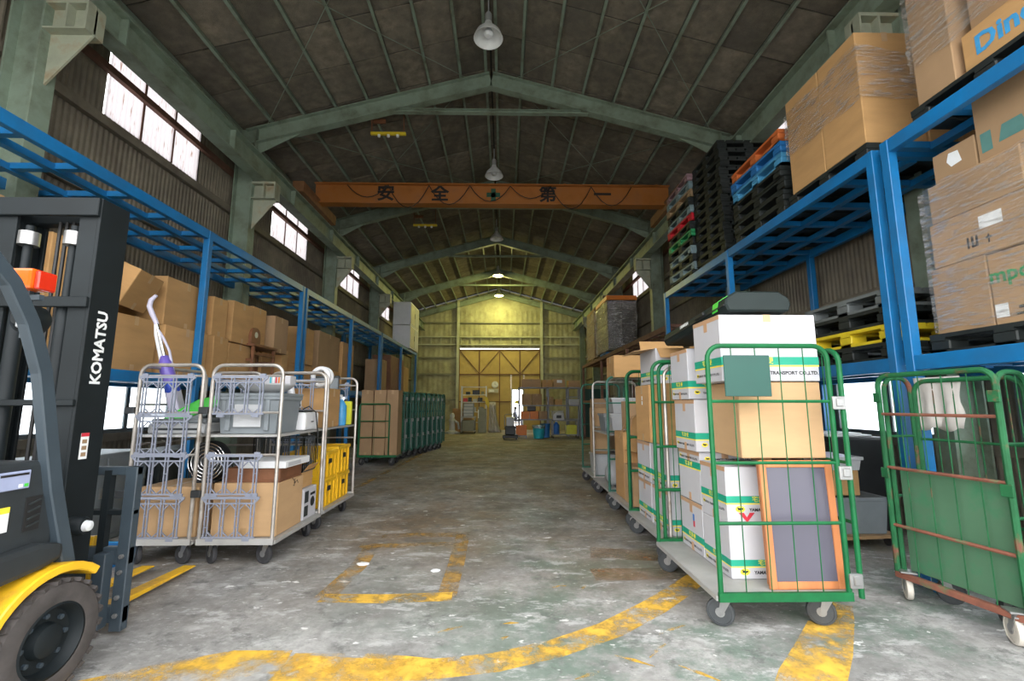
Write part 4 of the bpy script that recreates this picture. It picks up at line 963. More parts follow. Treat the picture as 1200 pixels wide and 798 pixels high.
# fourth cage: shelf with grey bins and bags
def bin_(x, y, z, sx, sy, sz, label, m='grey_plastic', cat='bin', lid=None, group=None, name='storage_bin', taper=.9):
    t = thing(name, label, cat, (x, y, z), 0, group)
    a, b = sx/2*taper, sy/2*taper
    mb = MB(); w = .008
    def ring(s, q, zz): return [(-s, -q, zz), (s, -q, zz), (s, q, zz), (-s, q, zz)]
    vs = ring(a, b, 0)+ring(sx/2, sy/2, sz)+ring(sx/2-w, sy/2-w, sz)+ring(a-w, b-w, w)
    fs = [(3, 2, 1, 0)]+[(k, (k+1) % 4, 4+(k+1) % 4, 4+k) for k in range(4)]+[(4+k, 4+(k+1) % 4, 8+(k+1) % 4, 8+k) for k in range(4)]+[(8+k, 8+(k+1) % 4, 12+(k+1) % 4, 12+k) for k in range(4)]+[(12, 13, 14, 15)]
    mb.add(vs, fs).build('body', m, t, .004)
    MB().box(-sx/2-.012, -sy/2-.012, sz-.03, sx/2+.012, -sy/2, sz).box(-sx/2-.012, sy/2, sz-.03, sx/2+.012, sy/2+.012, sz).box(-sx/2-.012, -sy/2, sz-.03, -sx/2, sy/2, sz).box(sx/2, -sy/2, sz-.03, sx/2+.012, sy/2, sz).build('rim', m, t, .003)
    if lid: MB().box(-sx/2-.015, -sy/2-.015, sz, sx/2+.015, sy/2+.015, sz+.03).build('lid', lid, t, .006)
    return t
bin_(1.78, 6.62, .952, .55, .42, .24, 'grey plastic bin on the shelf of the fourth cage, front one', 'light_grey_plastic', lid='light_grey_plastic')
bin_(1.78, 7.08, .952, .55, .40, .26, 'grey plastic bin on the shelf of the fourth cage, rear one', 'grey_plastic')
bin_(1.78, 6.62, 1.224, .52, .40, .22, 'pale grey bin stacked on the front bin of the fourth cage', 'light_grey_plastic')
def bag(x, y, z, sx, sy, sz, label, m='bag', seed=1, name='plastic_bag', cat='bag'):
    r = random.Random(seed); bm = bmesh.new(); bmesh.ops.create_icosphere(bm, subdivisions=3, radius=1.0)
    for v in bm.verts:
        k = 1+.13*math.sin(v.co.x*5+seed)*math.cos(v.co.y*6+seed*2)+r.uniform(-.05, .05); c = v.co.copy()
        zz = max(-.75, c.z)*k
        v.co = Vector((c.x*sx/2*k, c.y*sy/2*k, (zz+.75)/1.75*sz))
    me = bpy.data.meshes.new(name); bm.to_mesh(me); bm.free(); me.materials.append(MATS[m]); me.polygons.foreach_set('use_smooth', [True]*len(me.polygons))
    o = link(name, me, None, (x, y, z)); tag(o, label, cat); return o
bag(1.66, 6.66, D, .40, .45, .36, 'crumpled pale plastic bag low in the fourth cage', 'light_grey_plastic', 3)
bag(1.86, 7.06, D, .42, .42, .40, 'dark plastic bag low in the fourth cage', 'charcoal', 5)
carton(1.60, 7.72, D+.34, .24, .34, .74, 'tall tan carton upright in the farthest right cage', m='card_light', tape='tape', seam='x')
bin_(1.66, 7.76, D, .36, .42, .33, 'pale grey crate at the bottom of the farthest right cage', 'light_grey_plastic')
bin_(1.82, 8.18, .9, .5, .4, .3, 'dark grey bin high in the farthest right cage', 'grey_plastic').location.z = D
carton(1.84, 8.20, D+.335, .5, .42, .9, 'dark brown carton at the back of the farthest right cage', m='card_grey')

# ---------------------------------------------------------------- folded green cages at the right edge
def folded_cage(label, p, rz, W, far=True):
    """side frame facing the aisle, end frames behind it, deck folded up as a green panel"""
    t = thing('folded_roll_cage', label, 'cart', p, rz, 'folded green cages at the right edge')
    m = 'cage_green_worn'
    uframe(t, 'side_frame', m, 0, W, 0, 'x', 1.56, z0=.17, r=.018, rails=(.50, .90, 1.28), wires=4, rm='cage_rust', rr=.012, corner=.08)
    MB().box(-.01, -.02, .145, W+.01, .02, .185).build('base_rail', 'cage_rust', t, .004)
    uframe(t, 'end_frame', m, .03, .26, .02, 'y', 1.545, z0=.19, r=.016, rails=(.70, 1.12), wires=2, rr=.010)
    uframe(t, 'end_frame', m, .03, .26, W-.02, 'y', 1.545, z0=.19, r=.016, rails=(.70, 1.12), wires=2, rr=.010)
    uframe(t, 'back_frame', m, .04, W-.04, .27, 'x', 1.52, z0=.19, r=.016, rails=(.6, 1.1), wires=4, rr=.010)
    MB().box(.05, .05, .20, W-.05, .065, .89).build('folded_deck', 'cage_panel', t, .004)
    for z in (1.40, .86): MB().box(-.02, -.03, z-.035, .035, -.018, z+.035).build('hinge_plate', m, t, .003); MB().box(W-.035, -.03, z-.035, W+.03, -.018, z+.035).build('hinge_plate', m, t, .003)
    caster(t, .05, .02, .9, 'wheel_cream'); caster(t, .12, .22, -.6, 'rubber_grey'); caster(t, W-.22, .22, 1.2, 'rubber_grey'); caster(t, W-.06, .0, 1.0, 'wheel_cream')
    return t
fa = folded_cage('worn green folded roll cage with rusty rails, green panel and draped cloth', (2.80, 3.37, 0), math.atan2(-.72, .11), .73)
fb = folded_cage('worn green folded roll cage cut off by the right picture edge', (3.0, 2.50, 0), math.atan2(-.72, .30), .73)
# grey cloth over the far end frame
cl = MB(); vs = []; n = 14; r_ = 9
for j in range(r_):
    for i in range(n): vs.append((i*.30/(n-1)+.012*math.sin(j*1.3+i), .012*math.sin(i*1.1)*(.4+j/r_)+.004*math.cos(j*2+i), -j*.37/(r_-1)*(1+.04*math.sin(i*.9))))
cl.add(vs, [(j*n+i, j*n+i+1, (j+1)*n+i+1, (j+1)*n+i) for j in range(r_-1) for i in range(n-1)])
o = cl.build('cloth', 'cloth_grey', None, 0, True, loc=(3.075, 3.375, 1.545), rot=(0, 0, math.atan2(-.72, .11))); tag(o, 'grey-white cloth draped over the green folded cage', 'cloth')
md = o.modifiers.new('thickness', 'SOLIDIFY'); md.thickness = .006

# dolly with crate, carton and basket behind the nearest cage
dl = thing('dolly', 'small wooden dolly under the grey crate behind the nearest cage', 'dolly', (3.42, 4.72, 0), .12)
MB().box(-.36, -.28, .09, .36, .28, .12).build('board', 'wood_mid', dl, .004)
for a in (-.28, .28):
    for b in (-.2, .2): MB().lathe([(.038, -.012), (.038, .012)], 14, Matrix.Translation((a, b, .04)) @ Matrix.Rotation(PI/2, 4, 'Y')).build('wheel', 'rubber', dl); MB().box(a-.02, b-.02, .075, a+.02, b+.02, .09).build('bracket', 'zinc', dl)
bin_(3.43, 4.70, .121, .56, .42, .34, 'grey plastic crate full of odds and ends on the dolly', 'grey_plastic', cat='crate')
for k, (dx, dy, s, m, lab) in enumerate(((-.12, -.05, .2, 'charcoal', 'dark crumpled bundle on the left inside the grey crate'), (.1, .05, .22, 'grey_plastic', 'grey crumpled bundle on the right inside the grey crate'))):
    bag(3.43+dx, 4.70+dy, .14, s*1.1, s*1.2, .32, lab, m, 30+k, 'bundle', 'bundle')
carton(3.36, 4.70, .465, .30, .26, .24, 'small brown carton with raised flap on the grey crate', m='card', tape=None)
bin_(3.34, 4.70, .707, .40, .30, .13, 'pale plastic basket of wrapped goods on the small carton', 'light_grey_plastic', cat='basket')
bag(3.34, 4.70, .72, .30, .22, .15, 'clear wrapped goods inside the pale basket', 'lilac', 41)
sf = thing('black_cabinet', 'black low cabinet under the right window behind the dolly', 'cabinet', (3.86, 5.6, 0))
MB().box(-.30, -.62, 0, .30, .62, 1.0).build('body', 'black_plastic', sf, .03, seg=2); MB().box(-.312, -.58, .06, -.30, .58, .94).build('door', 'black_plastic', sf, .004); MB().box(-.33, -.05, .5, -.312, .05, .52).build('handle', 'charcoal', sf)
o = thing('white_sheet_stack', 'white folded sheet lying on the black low cabinet', 'sheet', (3.8, 5.3, 1.001)); MB().box(-.25, -.28, 0, .25, .28, .02).build('sheet', 'white_plastic', o, .004); MB().box(-.24, -.2, .02, .2, .26, .035).build('sheet', 'white_plastic', o, .004)
# ---------------------------------------------------------------- forklift
fx, fy = -2.65, 1.5
fk = thing('forklift', 'black and yellow forklift truck with raised dark mast, at the left edge', 'forklift', (fx, fy, 0))
def fb_(x0, y0, z0, x1, y1, z1, mb=None): return (mb or MB()).box(x0-fx, y0-fy, z0, x1-fx, y1-fy, z1)
def F(x, y, z): return (x-fx, y-fy, z)
def tyre_wheel(x, y, r, w, out):
    M = Matrix.Translation(F(x, y, r)) @ Matrix.Rotation(out*PI/2, 4, 'Y')
    t = MB().lathe([(r*.62, -w/2), (r*.74, -w/2-.006), (r*.92, -w/2+.004), (r*.985, -w/2+.03), (r*.985, w/2-.03), (r*.92, w/2-.004), (r*.74, w/2+.006), (r*.62, w/2)], 40, M, False).build('tyre', 'tyre', fk, 0, True)
    lug = MB()
    n = 26
    for k in range(n):
        a = 2*PI*k/n
        for s in (-1, 1):
            L = M @ Matrix.Rotation(a+(.06 if s > 0 else 0), 4, 'Z') @ Matrix.Translation((r*.975, 0, s*w*.27)) @ Matrix.Rotation(s*.35, 4, 'X')
            lug.mbox(L, r*.07, r*.115, w*.46)
    o = lug.build('tread', 'tyre', t); o['kind'] = 'stuff'
    rim = MB().lathe([(r*.64, -w/2+.02), (r*.64, w/2-.004), (r*.58, w/2+.002), (r*.54, w/2-.02), (r*.50, w/2-.05), (r*.30, w/2-.055), (r*.26, w/2-.02), (r*.18, w/2-.01), (0, w/2-.01)], 30, M).build('rim', 'truck_black', fk, 0, True)
    for k in range(8):
        a = 2*PI*k/8; MB().lathe([(.012, 0), (.012, .018), (0, .02)], 6, M @ Matrix.Translation((r*.40*math.cos(a), r*.40*math.sin(a), w/2-.056))).build('bolt', 'truck_grey', rim)
tyre_wheel(-2.175, 2.33, .262, .17, 1); tyre_wheel(-3.125, 2.33, .262, .17, -1)
tyre_wheel(-2.22, 1.02, .21, .14, 1); tyre_wheel(-3.08, 1.02, .21, .14, -1)
# yellow fenders with a wheel arch
for x0, x1 in ((-2.27, -2.085), (-3.215, -3.03)):
    outer = [(2.33+.335*math.cos(a)-fy, .262+.335*math.sin(a)) for a in [PI*.28+(PI*1.08-PI*.28)*k/14 for k in range(15)]]
    inner = [(2.33+.295*math.cos(a)-fy, .262+.295*math.sin(a)) for a in [PI*1.08-(PI*1.08-PI*.28)*k/14 for k in range(15)]]
    MB().prism(outer+inner, x0-fx, x1-fx, 'x').build('fender', 'truck_yellow', fk, .006)
poly = [(1.0, .30), (1.99, .30), (2.005, .45), (1.90, .56), (1.4, .62), (1.0, .62)]
MB().prism([(a-fy, b) for a, b in poly], -3.20-fx, -2.10-fx, 'x').build('side_frame', 'truck_yellow', fk, .02)
poly = [(2.03, .585), (2.28, .60), (2.34, .66), (2.36, 1.0), (2.30, 1.085), (2.02, 1.10), (1.96, 1.02), (1.94, .70)]
ck = MB().prism([(a-fy, b) for a, b in poly], -3.14-fx, -2.17-fx, 'x').build('cowl', 'truck_plastic', fk, .02, seg=2)
poly = [(1.85, .56), (2.26, .595), (2.36, .62), (2.36, .69), (2.24, .72), (1.85, .70)]
MB().prism([(a-fy, b) for a, b in poly], -3.18-fx, -2.12-fx, 'x').build('fender_cover', 'truck_plastic', fk, .025, seg=2)
fb_(-2.1695, 2.04, .975, -2.160, 2.19, 1.055).build('display', 'screen', ck, .003)
fb_(-2.1605, 2.165, .983, -2.1585, 2.182, .997).build('button', 'lime', ck); fb_(-2.1605, 2.14, .983, -2.1585, 2.157, .997).build('button', 'white_ink', ck)
fb_(-2.1605, 2.06, 1.035, -2.1585, 2.18, 1.045).build('display_bar', 'ink', ck)
fb_(-2.172, 2.19, .78, -2.163, 2.26, .93).build('vent', 'ink', ck)
for k in range(4): MB().beam(F(-2.160, 2.20, .80+k*.033), F(-2.160, 2.25, .815+k*.033), .006, .01, (1, 0, 0)).build('coiled_cable', 'charcoal', ck)
fb_(-2.169, 2.05, .80, -2.1625, 2.12, .90).build('sticker', 'white_ink', ck); fb_(-2.168, 2.05, .88, -2.1615, 2.12, .905).build('sticker', 'box_yellow', ck)
# overhead guard: pillars and roof bars
for x in (-2.16, -3.14):
    pts = [(2.42, .56), (2.30, .95), (2.24, 1.20), (2.17, 1.50), (2.08, 1.72), (1.98, 1.88), (1.86, 1.99), (1.70, 2.06)]
    off = []
    for sgn in (1, -1):
        row = []
        for k in range(len(pts)):
            a = pts[max(k-1, 0)]; b = pts[min(k+1, len(pts)-1)]; L = math.hypot(b[0]-a[0], b[1]-a[1]); nx, nz = (b[1]-a[1])/L, -(b[0]-a[0])/L
            row.append((pts[k][0]+sgn*nx*.034-fy, pts[k][1]+sgn*nz*.034))
        off.append(row)
    MB().prism(off[0]+off[1][::-1], x-.025-fx, x+.025-fx, 'x').build('guard_pillar', 'truck_grey', fk, .006)
    MB().beam(F(x, 1.72, 2.06), F(x, .55, 2.10), .06, .07).build('guard_rail', 'truck_grey', fk)
    MB().beam(F(x, .55, 2.10), F(x, .45, .9), .06, .07, (0, 1, 0)).build('guard_pillar', 'truck_grey', fk)
for k in range(8): fb_(-3.14, .6+k*.155, 2.065, -2.16, .64+k*.155, 2.10).build('guard_bar', 'truck_black', fk)
# rear body, seat, steering wheel
poly = [(.35, .25), (1.0, .25), (1.0, .95), (.55, .98), (.38, .88)]
MB().prism([(a-fy, b) for a, b in poly], -3.16-fx, -2.14-fx, 'x').build('counterweight', 'truck_yellow', fk, .04, seg=2)
fb_(-2.92, 1.0, .62, -2.38, 1.75, .78).build('seat_base', 'truck_plastic', fk, .02); fb_(-2.88, 1.05, .78, -2.42, 1.55, .90).build('seat', 'black_plastic', fk, .04, seg=2); fb_(-2.88, 1.0, .90, -2.42, 1.12, 1.40).build('backrest', 'black_plastic', fk, .04, seg=2)
MB().tube([F(-2.65+.16*math.cos(2*PI*k/20), 1.86+.13*math.sin(2*PI*k/20), 1.14+.07*math.sin(2*PI*k/20)) for k in range(20)], .013, 6, True).build('steering_wheel', 'black_plastic', fk, 0, True)
MB().tube([F(-2.65, 1.86, 1.14), F(-2.65, 2.05, .95)], .025, 8).build('steering_column', 'black_plastic', fk)
# lamps on the right pillar
br_ = MB().beam(F(-2.18, 2.14, 1.85), F(-2.30, 2.16, 1.85), .02, .025).beam(F(-2.26, 2.16, 1.66), F(-2.26, 2.16, 1.90), .02, .02).build('lamp_bracket', 'truck_grey', fk)
fb_(-2.315, 2.10, 1.885, -2.20, 2.20, 1.985).build('turn_lamp', 'lens_orange', fk, .015, seg=2); fb_(-2.198, 2.11, 1.885, -2.175, 2.20, 1.975).build('side_lamp', 'lens_red', fk, .006)
hl = MB().lathe([(.03, 0), (.065, .03), (.07, .09), (.065, .10)], 18, Matrix.Translation(F(-2.26, 2.12, 1.75)) @ Matrix.Rotation(-PI/2, 4, 'X')).build('head_lamp', 'truck_black', fk, 0, True)
MB().lathe([(0, .102), (.062, .102), (.062, .098)], 18, Matrix.Translation(F(-2.26, 2.12, 1.75)) @ Matrix.Rotation(-PI/2, 4, 'X')).build('lamp_glass', 'lens_clear', hl)
fb_(-2.235, 2.09, 1.70, -2.19, 2.13, 1.80).build('mirror', 'light_grey_plastic', hl, .006)
# mast
mt = MB()
for x0, x1 in ((-2.50, -2.375), (-2.985, -2.86)):
    s = 1 if x0 > -2.7 else -1
    w0, w1 = (x1-.018, x1) if s > 0 else (x0, x0+.018)
    fb_(w0, 2.60, .08, w1, 2.80, 2.56).build('mast_rail', 'truck_black', fk, .003)
    fa_, fb2 = (x0, w0) if s > 0 else (w1, x1)
    fb_(fa_, 2.604, .085, fb2, 2.622, 2.555).build('mast_flange', 'truck_black', fk, .003); fb_(fa_, 2.778, .085, fb2, 2.796, 2.555).build('mast_flange', 'truck_black', fk, .003)
    ix0, ix1 = (x0+.02, x0+.07) if s > 0 else (x1-.07, x1-.02)
    fb_(ix0, 2.64, .10, ix1, 2.775, 2.52).build('inner_rail', 'truck_black', fk, .003)
    xc_ = -2.548 if s > 0 else -2.812
    MB().lathe([(.036, .25), (.036, 1.9), (.03, 1.91), (.022, 1.92), (.022, 2.40), (0, 2.40)], 16, Matrix.Translation(F(xc_, 2.64, 0))).build('lift_cylinder', 'truck_black', fk, 0, True)
    MB().lathe([(.05, 2.28), (.05, 2.36), (.03, 2.36)], 12, Matrix.Translation(F(xc_, 2.64, 0))).build('rod_clamp', 'zinc', fk, 0, True)
for z, h in ((2.50, .11), (1.93, .06), (1.36, .035), (.55, .10)):
    fb_(-2.985, 2.575, z-h/2, -2.375, 2.60, z+h/2).build('mast_cross_member', 'truck_black', fk, .004)
fb_(-2.965, 2.70, 2.44, -2.395, 2.776, 2.565).build('mast_header', 'truck_black', fk, .006)
for x in (-2.66, -2.70, -2.62): MB().tube([F(x, 2.70, .4), F(x, 2.70, 2.45)], .010, 6).build('hose', 'ink', fk)
R_ = (Matrix.Rotation(PI/2, 4, 'Z') @ Matrix.Rotation(PI/2, 4, 'X') @ Matrix.Rotation(PI/2, 4, 'Z')).to_euler()
lettering('KOMATSU', 'white_ink', .092, fk, F(-2.3745, 2.70, 1.68), R_, bold=.0028)
fb_(-2.375, 2.655, 1.045, -2.3735, 2.705, 1.19).build('warning_sticker', 'white_ink', fk); fb_(-2.374, 2.655, 1.17, -2.3728, 2.705, 1.19).build('warning_stripe', 'box_red', fk)
for k in range(3): fb_(-2.374, 2.665, 1.06+k*.036, -2.3728, 2.695, 1.082+k*.036).build('warning_mark', 'card_inside', fk)
# drive-side lamp, tilt cylinder
MB().lathe([(.0, 0), (.045, 0), (.05, .02), (.05, .07), (.04, .085), (0, .088)], 16, Matrix.Translation(F(-2.345, 2.62, .70)) @ Matrix.Rotation(PI/2, 4, 'Y')).build('work_lamp', 'truck_black', fk, 0, True)
MB().lathe([(.0, .0), (.03, .0), (.026, .02), (0, .026)], 14, Matrix.Translation(F(-2.256, 2.62, .70)) @ Matrix.Rotation(PI/2, 4, 'Y')).build('lamp_glass', 'lens_clear', fk, 0, True)
MB().tube([F(-2.36, 2.35, .50), F(-2.36, 2.62, .52)], .022, 12).build('tilt_cylinder', 'chrome', fk, 0, True)
# carriage, backrest, forks
for x0, x1 in ((-2.315, -2.245), (-3.055, -2.985)):
    fb_(x0, 2.92, .03, x1, 2.975, .97).build('backrest_post', 'truck_grey', fk, .004)
for x in (-2.42, -2.90): fb_(x-.02, 2.92, .40, x+.02, 2.96, .95).build('backrest_bar', 'truck_black', fk)
for z, h, m in ((.945, .05, 'truck_grey'), (.70, .03, 'truck_black'), (.45, .10, 'truck_grey'), (.12, .09, 'truck_grey')):
    fb_(-3.055, 2.925, z-h/2, -2.245, 2.968, z+h/2).build('carriage_bar', m, fk, .004)
fb_(-2.40, 2.86, .06, -2.33, 2.925, .48).build('carriage_plate', 'truck_grey', fk, .004); fb_(-2.97, 2.86, .06, -2.90, 2.925, .48).build('carriage_plate', 'truck_grey', fk, .004)
for z in (.12, .22, .36, .45): MB().lathe([(.014, 0), (.014, .012), (0, .014)], 6, Matrix.Translation(F(-2.28, 2.92, z)) @ Matrix.Rotation(PI/2, 4, 'X')).build('bolt', 'zinc', fk)
for x in (-2.55, -2.88):
    poly = [(2.968, .55), (3.005, .55), (3.005, .085), (3.97, .055), (3.98, .045), (2.968, .04)]
    MB().prism([(a-fy, b) for a, b in poly], x-.05-fx, x+.05-fx, 'x').build('fork', 'truck_yellow', fk, .004)

# ---------------------------------------------------------------- silver cages on the left
GS = 'silver cages on the left of the aisle'
def silver(label, x0, x1, y0, y1, panels, shelf=1.09, sides='', back=True, rzs=(.9, 1.2, .8, 1.0)):
    t = cage(label, x0, x1, y0, y1, 1.695, 'cage_silver', GS, front=True, back=back, right=False, left=False, rails=(1.60, 1.28, .92), wires=0, tyre='rubber', lowrail=False, shelf=shelf, spin=rzs)
    W, Ln = x1-x0, y1-y0
    for z in panels: link('lattice_panel', lattice_mesh(), t, (-W/2+.04, -Ln/2-.006, z))
    for z in (1.28, .42): link('lattice_panel', lattice_mesh(), t, (-W/2+.06, Ln/2+.006, z))
    for z in (1.30, .60): MB().box(-W/2-.07, -Ln/2-.03, z-.03, -W/2+.01, -Ln/2-.005, z+.03).build('joining_clip', 'black_plastic', t, .004)
    return t
s1 = silver('silver roll cage with grey storage bin and big carton, nearer the aisle', -2.57, -1.93, 4.06, 5.06, (1.26, .585, .235))
s2 = silver('silver roll cage with green appliance, beside the forklift backrest', -3.20, -2.62, 4.06, 5.06, (1.26, .92, .585, .235))
s3 = silver('silver roll cage with yellow crates, behind the nearest silver one', -2.57, -1.94, 5.14, 6.16, (.66, .25), shelf=1.09)
uframe(s2, 'side_frame', 'cage_silver', -.45, .45, -.31, 'y', 1.69, rails=(.55, 1.0, 1.35), wires=3)
carton(-2.25, 4.42, D, .56, .50, .45, 'large light brown carton on the deck of the nearer silver cage', m='card_light')
scribble(bpy.data.objects[sorted([o.name for o in bpy.data.objects if o.name.startswith('cardboard_box')])[-1]], 'R', .56, .50, .45, .1, .40, 77, .06)
carton(-2.92, 4.42, D, .52, .50, .42, 'large light brown carton on the deck of the cage beside the forklift', m='card_light', tape='tape')
o = thing('wooden_tray', 'dark brown wooden tray lying on the big carton', 'tray', (-2.22, 4.42, D+.452)); MB().box(-.24, -.22, 0, .24, .22, .02).build('bottom', 'wood_dark', o); MB().box(-.24, -.22, .02, .24, -.20, .12).box(-.24, .20, .02, .24, .22, .12).box(-.24, -.20, .02, -.22, .20, .12).box(.22, -.20, .02, .24, .20, .12).build('rim', 'wood_dark', o, .003)
o = thing('flat_white_box', 'flat white printed box on the wooden tray', 'box', (-2.12, 4.42, D+.575)); MB().box(-.20, -.25, 0, .20, .25, .06).build('body', 'white_plastic', o, .004); MB().box(.201, -.2, .01, .202, .05, .045).build('print', 'light_grey_plastic', o)
# printed appliance carton beside the aisle
o = thing('appliance_box', 'white appliance box with black printed picture, at the aisle edge of the silver cage', 'box', (-2.12, 4.86, D))
MB().box(-.15, -.15, 0, .15, .15, .30).build('body', 'white_card', o, .004)
MB().box(.1505, -.13, .16, .1515, -.04, .27).box(.1505, -.13, .03, .1515, -.04, .13).build('printed_text', 'charcoal', o)
MB().lathe([(0, .0015), (.05, .0015), (.05, .0005)], 16, Matrix.Translation((.15, .06, .15)) @ Matrix.Rotation(PI/2, 4, 'Y')).build('printed_picture', 'ink', o)
MB().box(.1505, .0, .215, .1515, .12, .24).build('printed_text', 'ink', o)
o = carton(-2.14, 4.86, D+.302, .26, .26, .16, 'small open brown carton on the white appliance box', tape=None)
MB().beam((.13, 0, .16), (.19, 0, .23), .004, .24, (0, 1, 0)).build('flap', 'card', o)
# shelf of the nearer silver cage
sh = 1.092
gb = bin_(-2.27, 4.36, sh, .54, .44, .33, 'large grey plastic storage bin on the shelf of the nearer silver cage', 'grey_plastic', lid='grey_plastic')
for x in (-.17, .17): MB().box(x-.02, -.235, .03, x+.02, -.21, .30).build('rib', 'grey_plastic', gb, .004)
MB().box(-.12, -.232, .06, .12, -.215, .26).build('inset_panel', 'light_grey_plastic', gb, .004)
o = thing('round_basin', 'pale grey round lid lying upside down on the grey storage bin', 'basin', (-2.24, 4.36, sh+.362))
MB().lathe([(0, 0), (.14, 0), (.22, .05), (.245, .075), (.245, .085), (.21, .075), (.13, .015), (0, .01)], 28).build('body', 'light_grey_plastic', o, 0, True)
o = thing('tissue_box', 'small white box with coloured stripes on the round grey lid', 'box', (-2.13, 4.40, sh+.448)); MB().box(-.12, -.06, 0, .12, .06, .08).build('body', 'white_card', o, .003)
for k, m in enumerate(('teal', 'white_ink', 'box_red', 'crate_orange', 'charcoal')): MB().box(-.07+k*.026, -.0612, .01, -.055+k*.026, -.0602, .075).build('stripe', m, o)
o = thing('white_appliance', 'white rounded plastic appliance at the rear of the silver cage shelf', 'appliance', (-2.12, 4.80, sh)); MB().box(-.15, -.17, 0, .15, .17, .18).build('body', 'white_plastic', o, .03, seg=3); MB().box(-.10, -.12, .181, .10, .12, .20).build('top_panel', 'charcoal', o, .006); MB().box(.151, -.03, .08, .154, .03, .09).build('slot', 'charcoal', o)
o = thing('white_hair_dryer', 'white plastic nozzle with rounded head standing behind the grey bin', 'device', (-2.10, 4.66, sh+.201)); o.location = (-2.16, 4.72, sh+.201)
MB().tube([(0, 0, 0), (0, 0, .16), (-.02, 0, .24), (-.06, 0, .29), (-.11, 0, .29), (-.14, 0, .25)], [.035, .032, .035, .04, .045, .04], 12).build('body', 'white_plastic', o, 0, True); MB().box(.02, -.04, .02, .09, .04, .14).build('socket_block', 'white_plastic', o, .012, seg=2)
for z in (.05, .10): MB().lathe([(0, .001), (.014, .001), (.014, 0)], 10, Matrix.Translation((.0905, 0, z)) @ Matrix.Rotation(PI/2, 4, 'Y')).build('socket', 'ink', o)
MB().tube([(-2.05, 4.75, sh+.21), (-1.98, 4.72, sh+.24), (-1.93, 4.78, sh+.18), (-1.91, 4.82, sh-.05), (-1.91, 4.83, sh-.3)], .006, 6).build('power_cord', 'ink', None, 0, True); tag(bpy.data.objects['power_cord'], 'black cord hanging down the side of the silver cage', 'cord')
# middle of the cages: dish racks and fan
def rack_box(x, y, z, sx, sy, sz, label, m='charcoal', n=7):
    t = thing('wire_basket', label, 'basket', (x, y, z))
    MB().box(-sx/2, -sy/2, 0, sx/2, sy/2, .012).build('base', m, t)
    MB().tube([(-sx/2, -sy/2, sz), (sx/2, -sy/2, sz), (sx/2, sy/2, sz), (-sx/2, sy/2, sz)], .006, 6, True).build('rim', m, t)
    for k in range(n+1):
        a = -sx/2+sx*k/n; b = -sy/2+sy*k/n
        for p in ((a, -sy/2), (a, sy/2), (-sx/2, b), (sx/2, b)): MB().box(p[0]-.004, p[1]-.004, .01, p[0]+.004, p[1]+.004, sz).build('bar', m, t)
    return t
rack_box(-2.25, 4.86, D+.46, .5, .3, .34, 'dark wire basket at the back of the nearer silver cage')
rack_box(-2.9, 4.86, D, .48, .3, .5, 'dark wire basket at the back of the cage beside the forklift')
fn = thing('fan_heater', 'round black fan with chrome rings on the carton in the left silver cage', 'fan', (-2.74, 4.42, D+.422))
M = Matrix.Translation((0, 0, .19)) @ Matrix.Rotation(PI/2, 4, 'X')
MB().lathe([(.0, -.06), (.17, -.06), (.185, -.03), (.185, .03), (.17, .05), (.165, .03), (0, .02)], 28, M).build('housing', 'black_plastic', fn, 0, True)
for r in (.05, .08, .11, .14, .168): MB().tube([M @ Vector((r*math.cos(2*PI*k/24), r*math.sin(2*PI*k/24), .052)) for k in range(24)], .005, 6, True).build('grille_ring', 'chrome', fn, 0, True)
MB().box(-.10, -.06, 0, .10, .06, .02).build('foot', 'black_plastic', fn, .005)
# on the shelf of the left cage: silver appliance, green body
o = thing('silver_printer', 'pale grey flat machine on the shelf of the left silver cage', 'machine', (-2.92, 4.40, sh)); MB().box(-.25, -.22, 0, .25, .22, .09).build('body', 'light_grey_plastic', o, .012); MB().box(-.24, -.20, .09, .24, .20, .13).build('lid', 'grey_plastic', o, .01); MB().box(-.2, -.222, .03, .2, -.219, .05).build('slot', 'charcoal', o)
gm = thing('leaf_blower', 'bright green and grey long machine lying on the flat machine', 'machine', (-2.90, 4.40, sh+.20)); gm.rotation_euler = (0, -.42, 0)
MB().prism([(-.32, -.05), (.34, -.06), (.36, .02), (.1, .07), (-.2, .05), (-.33, .0)], -.09, .09, 'y').build('body', 'lime', gm, .02, seg=2)
MB().prism([(-.10, -.10), (.36, -.10), (.36, -.06), (-.10, -.055)], -.085, .085, 'y').build('underside', 'grey_plastic', gm, .01); MB().lathe([(0, .002), (.025, .002), (.025, 0)], 12, Matrix.Translation((-.05, -.091, .0)) @ Matrix.Rotation(PI/2, 4, 'X')).build('knob', 'charcoal', gm)
# upright vacuum cleaner leaning out of the cage
vc = thing('vacuum_cleaner', 'purple and lilac upright vacuum cleaner leaning out above the left silver cage', 'vacuum cleaner', (-3.02, 4.36, sh+.13)); vc.rotation_euler = (-.05, -.36, 0)
MB().box(-.05, -.05, 0, .05, .05, .30).build('lower_body', 'lilac', vc, .02, seg=2)
MB().tube([(0, 0, .26), (0, -.01, .40), (0, -.01, .55), (0, 0, .62)], [.045, .06, .058, .035], 14).build('dust_cup', 'purple', vc, 0, True)
MB().lathe([(.05, .25), (.062, .27), (.062, .36), (.055, .38)], 14).build('motor_ring', 'deep_blue', vc, 0, True)
MB().tube([(-.03, .02, .30), (-.05, .02, .62), (-.035, .01, .86), (0, 0, 1.0)], .018, 8).build('spine', 'white_plastic', vc, 0, True)
MB().tube([(.045, .0, .42), (.055, .0, .66), (.03, 0, .80), (0, 0, .90)], .012, 8).build('handle_loop', 'lilac', vc, 0, True)
MB().tube([(0, 0, .62), (0, 0, 1.0)], .013, 8).build('tube', 'chrome', vc, 0, True)
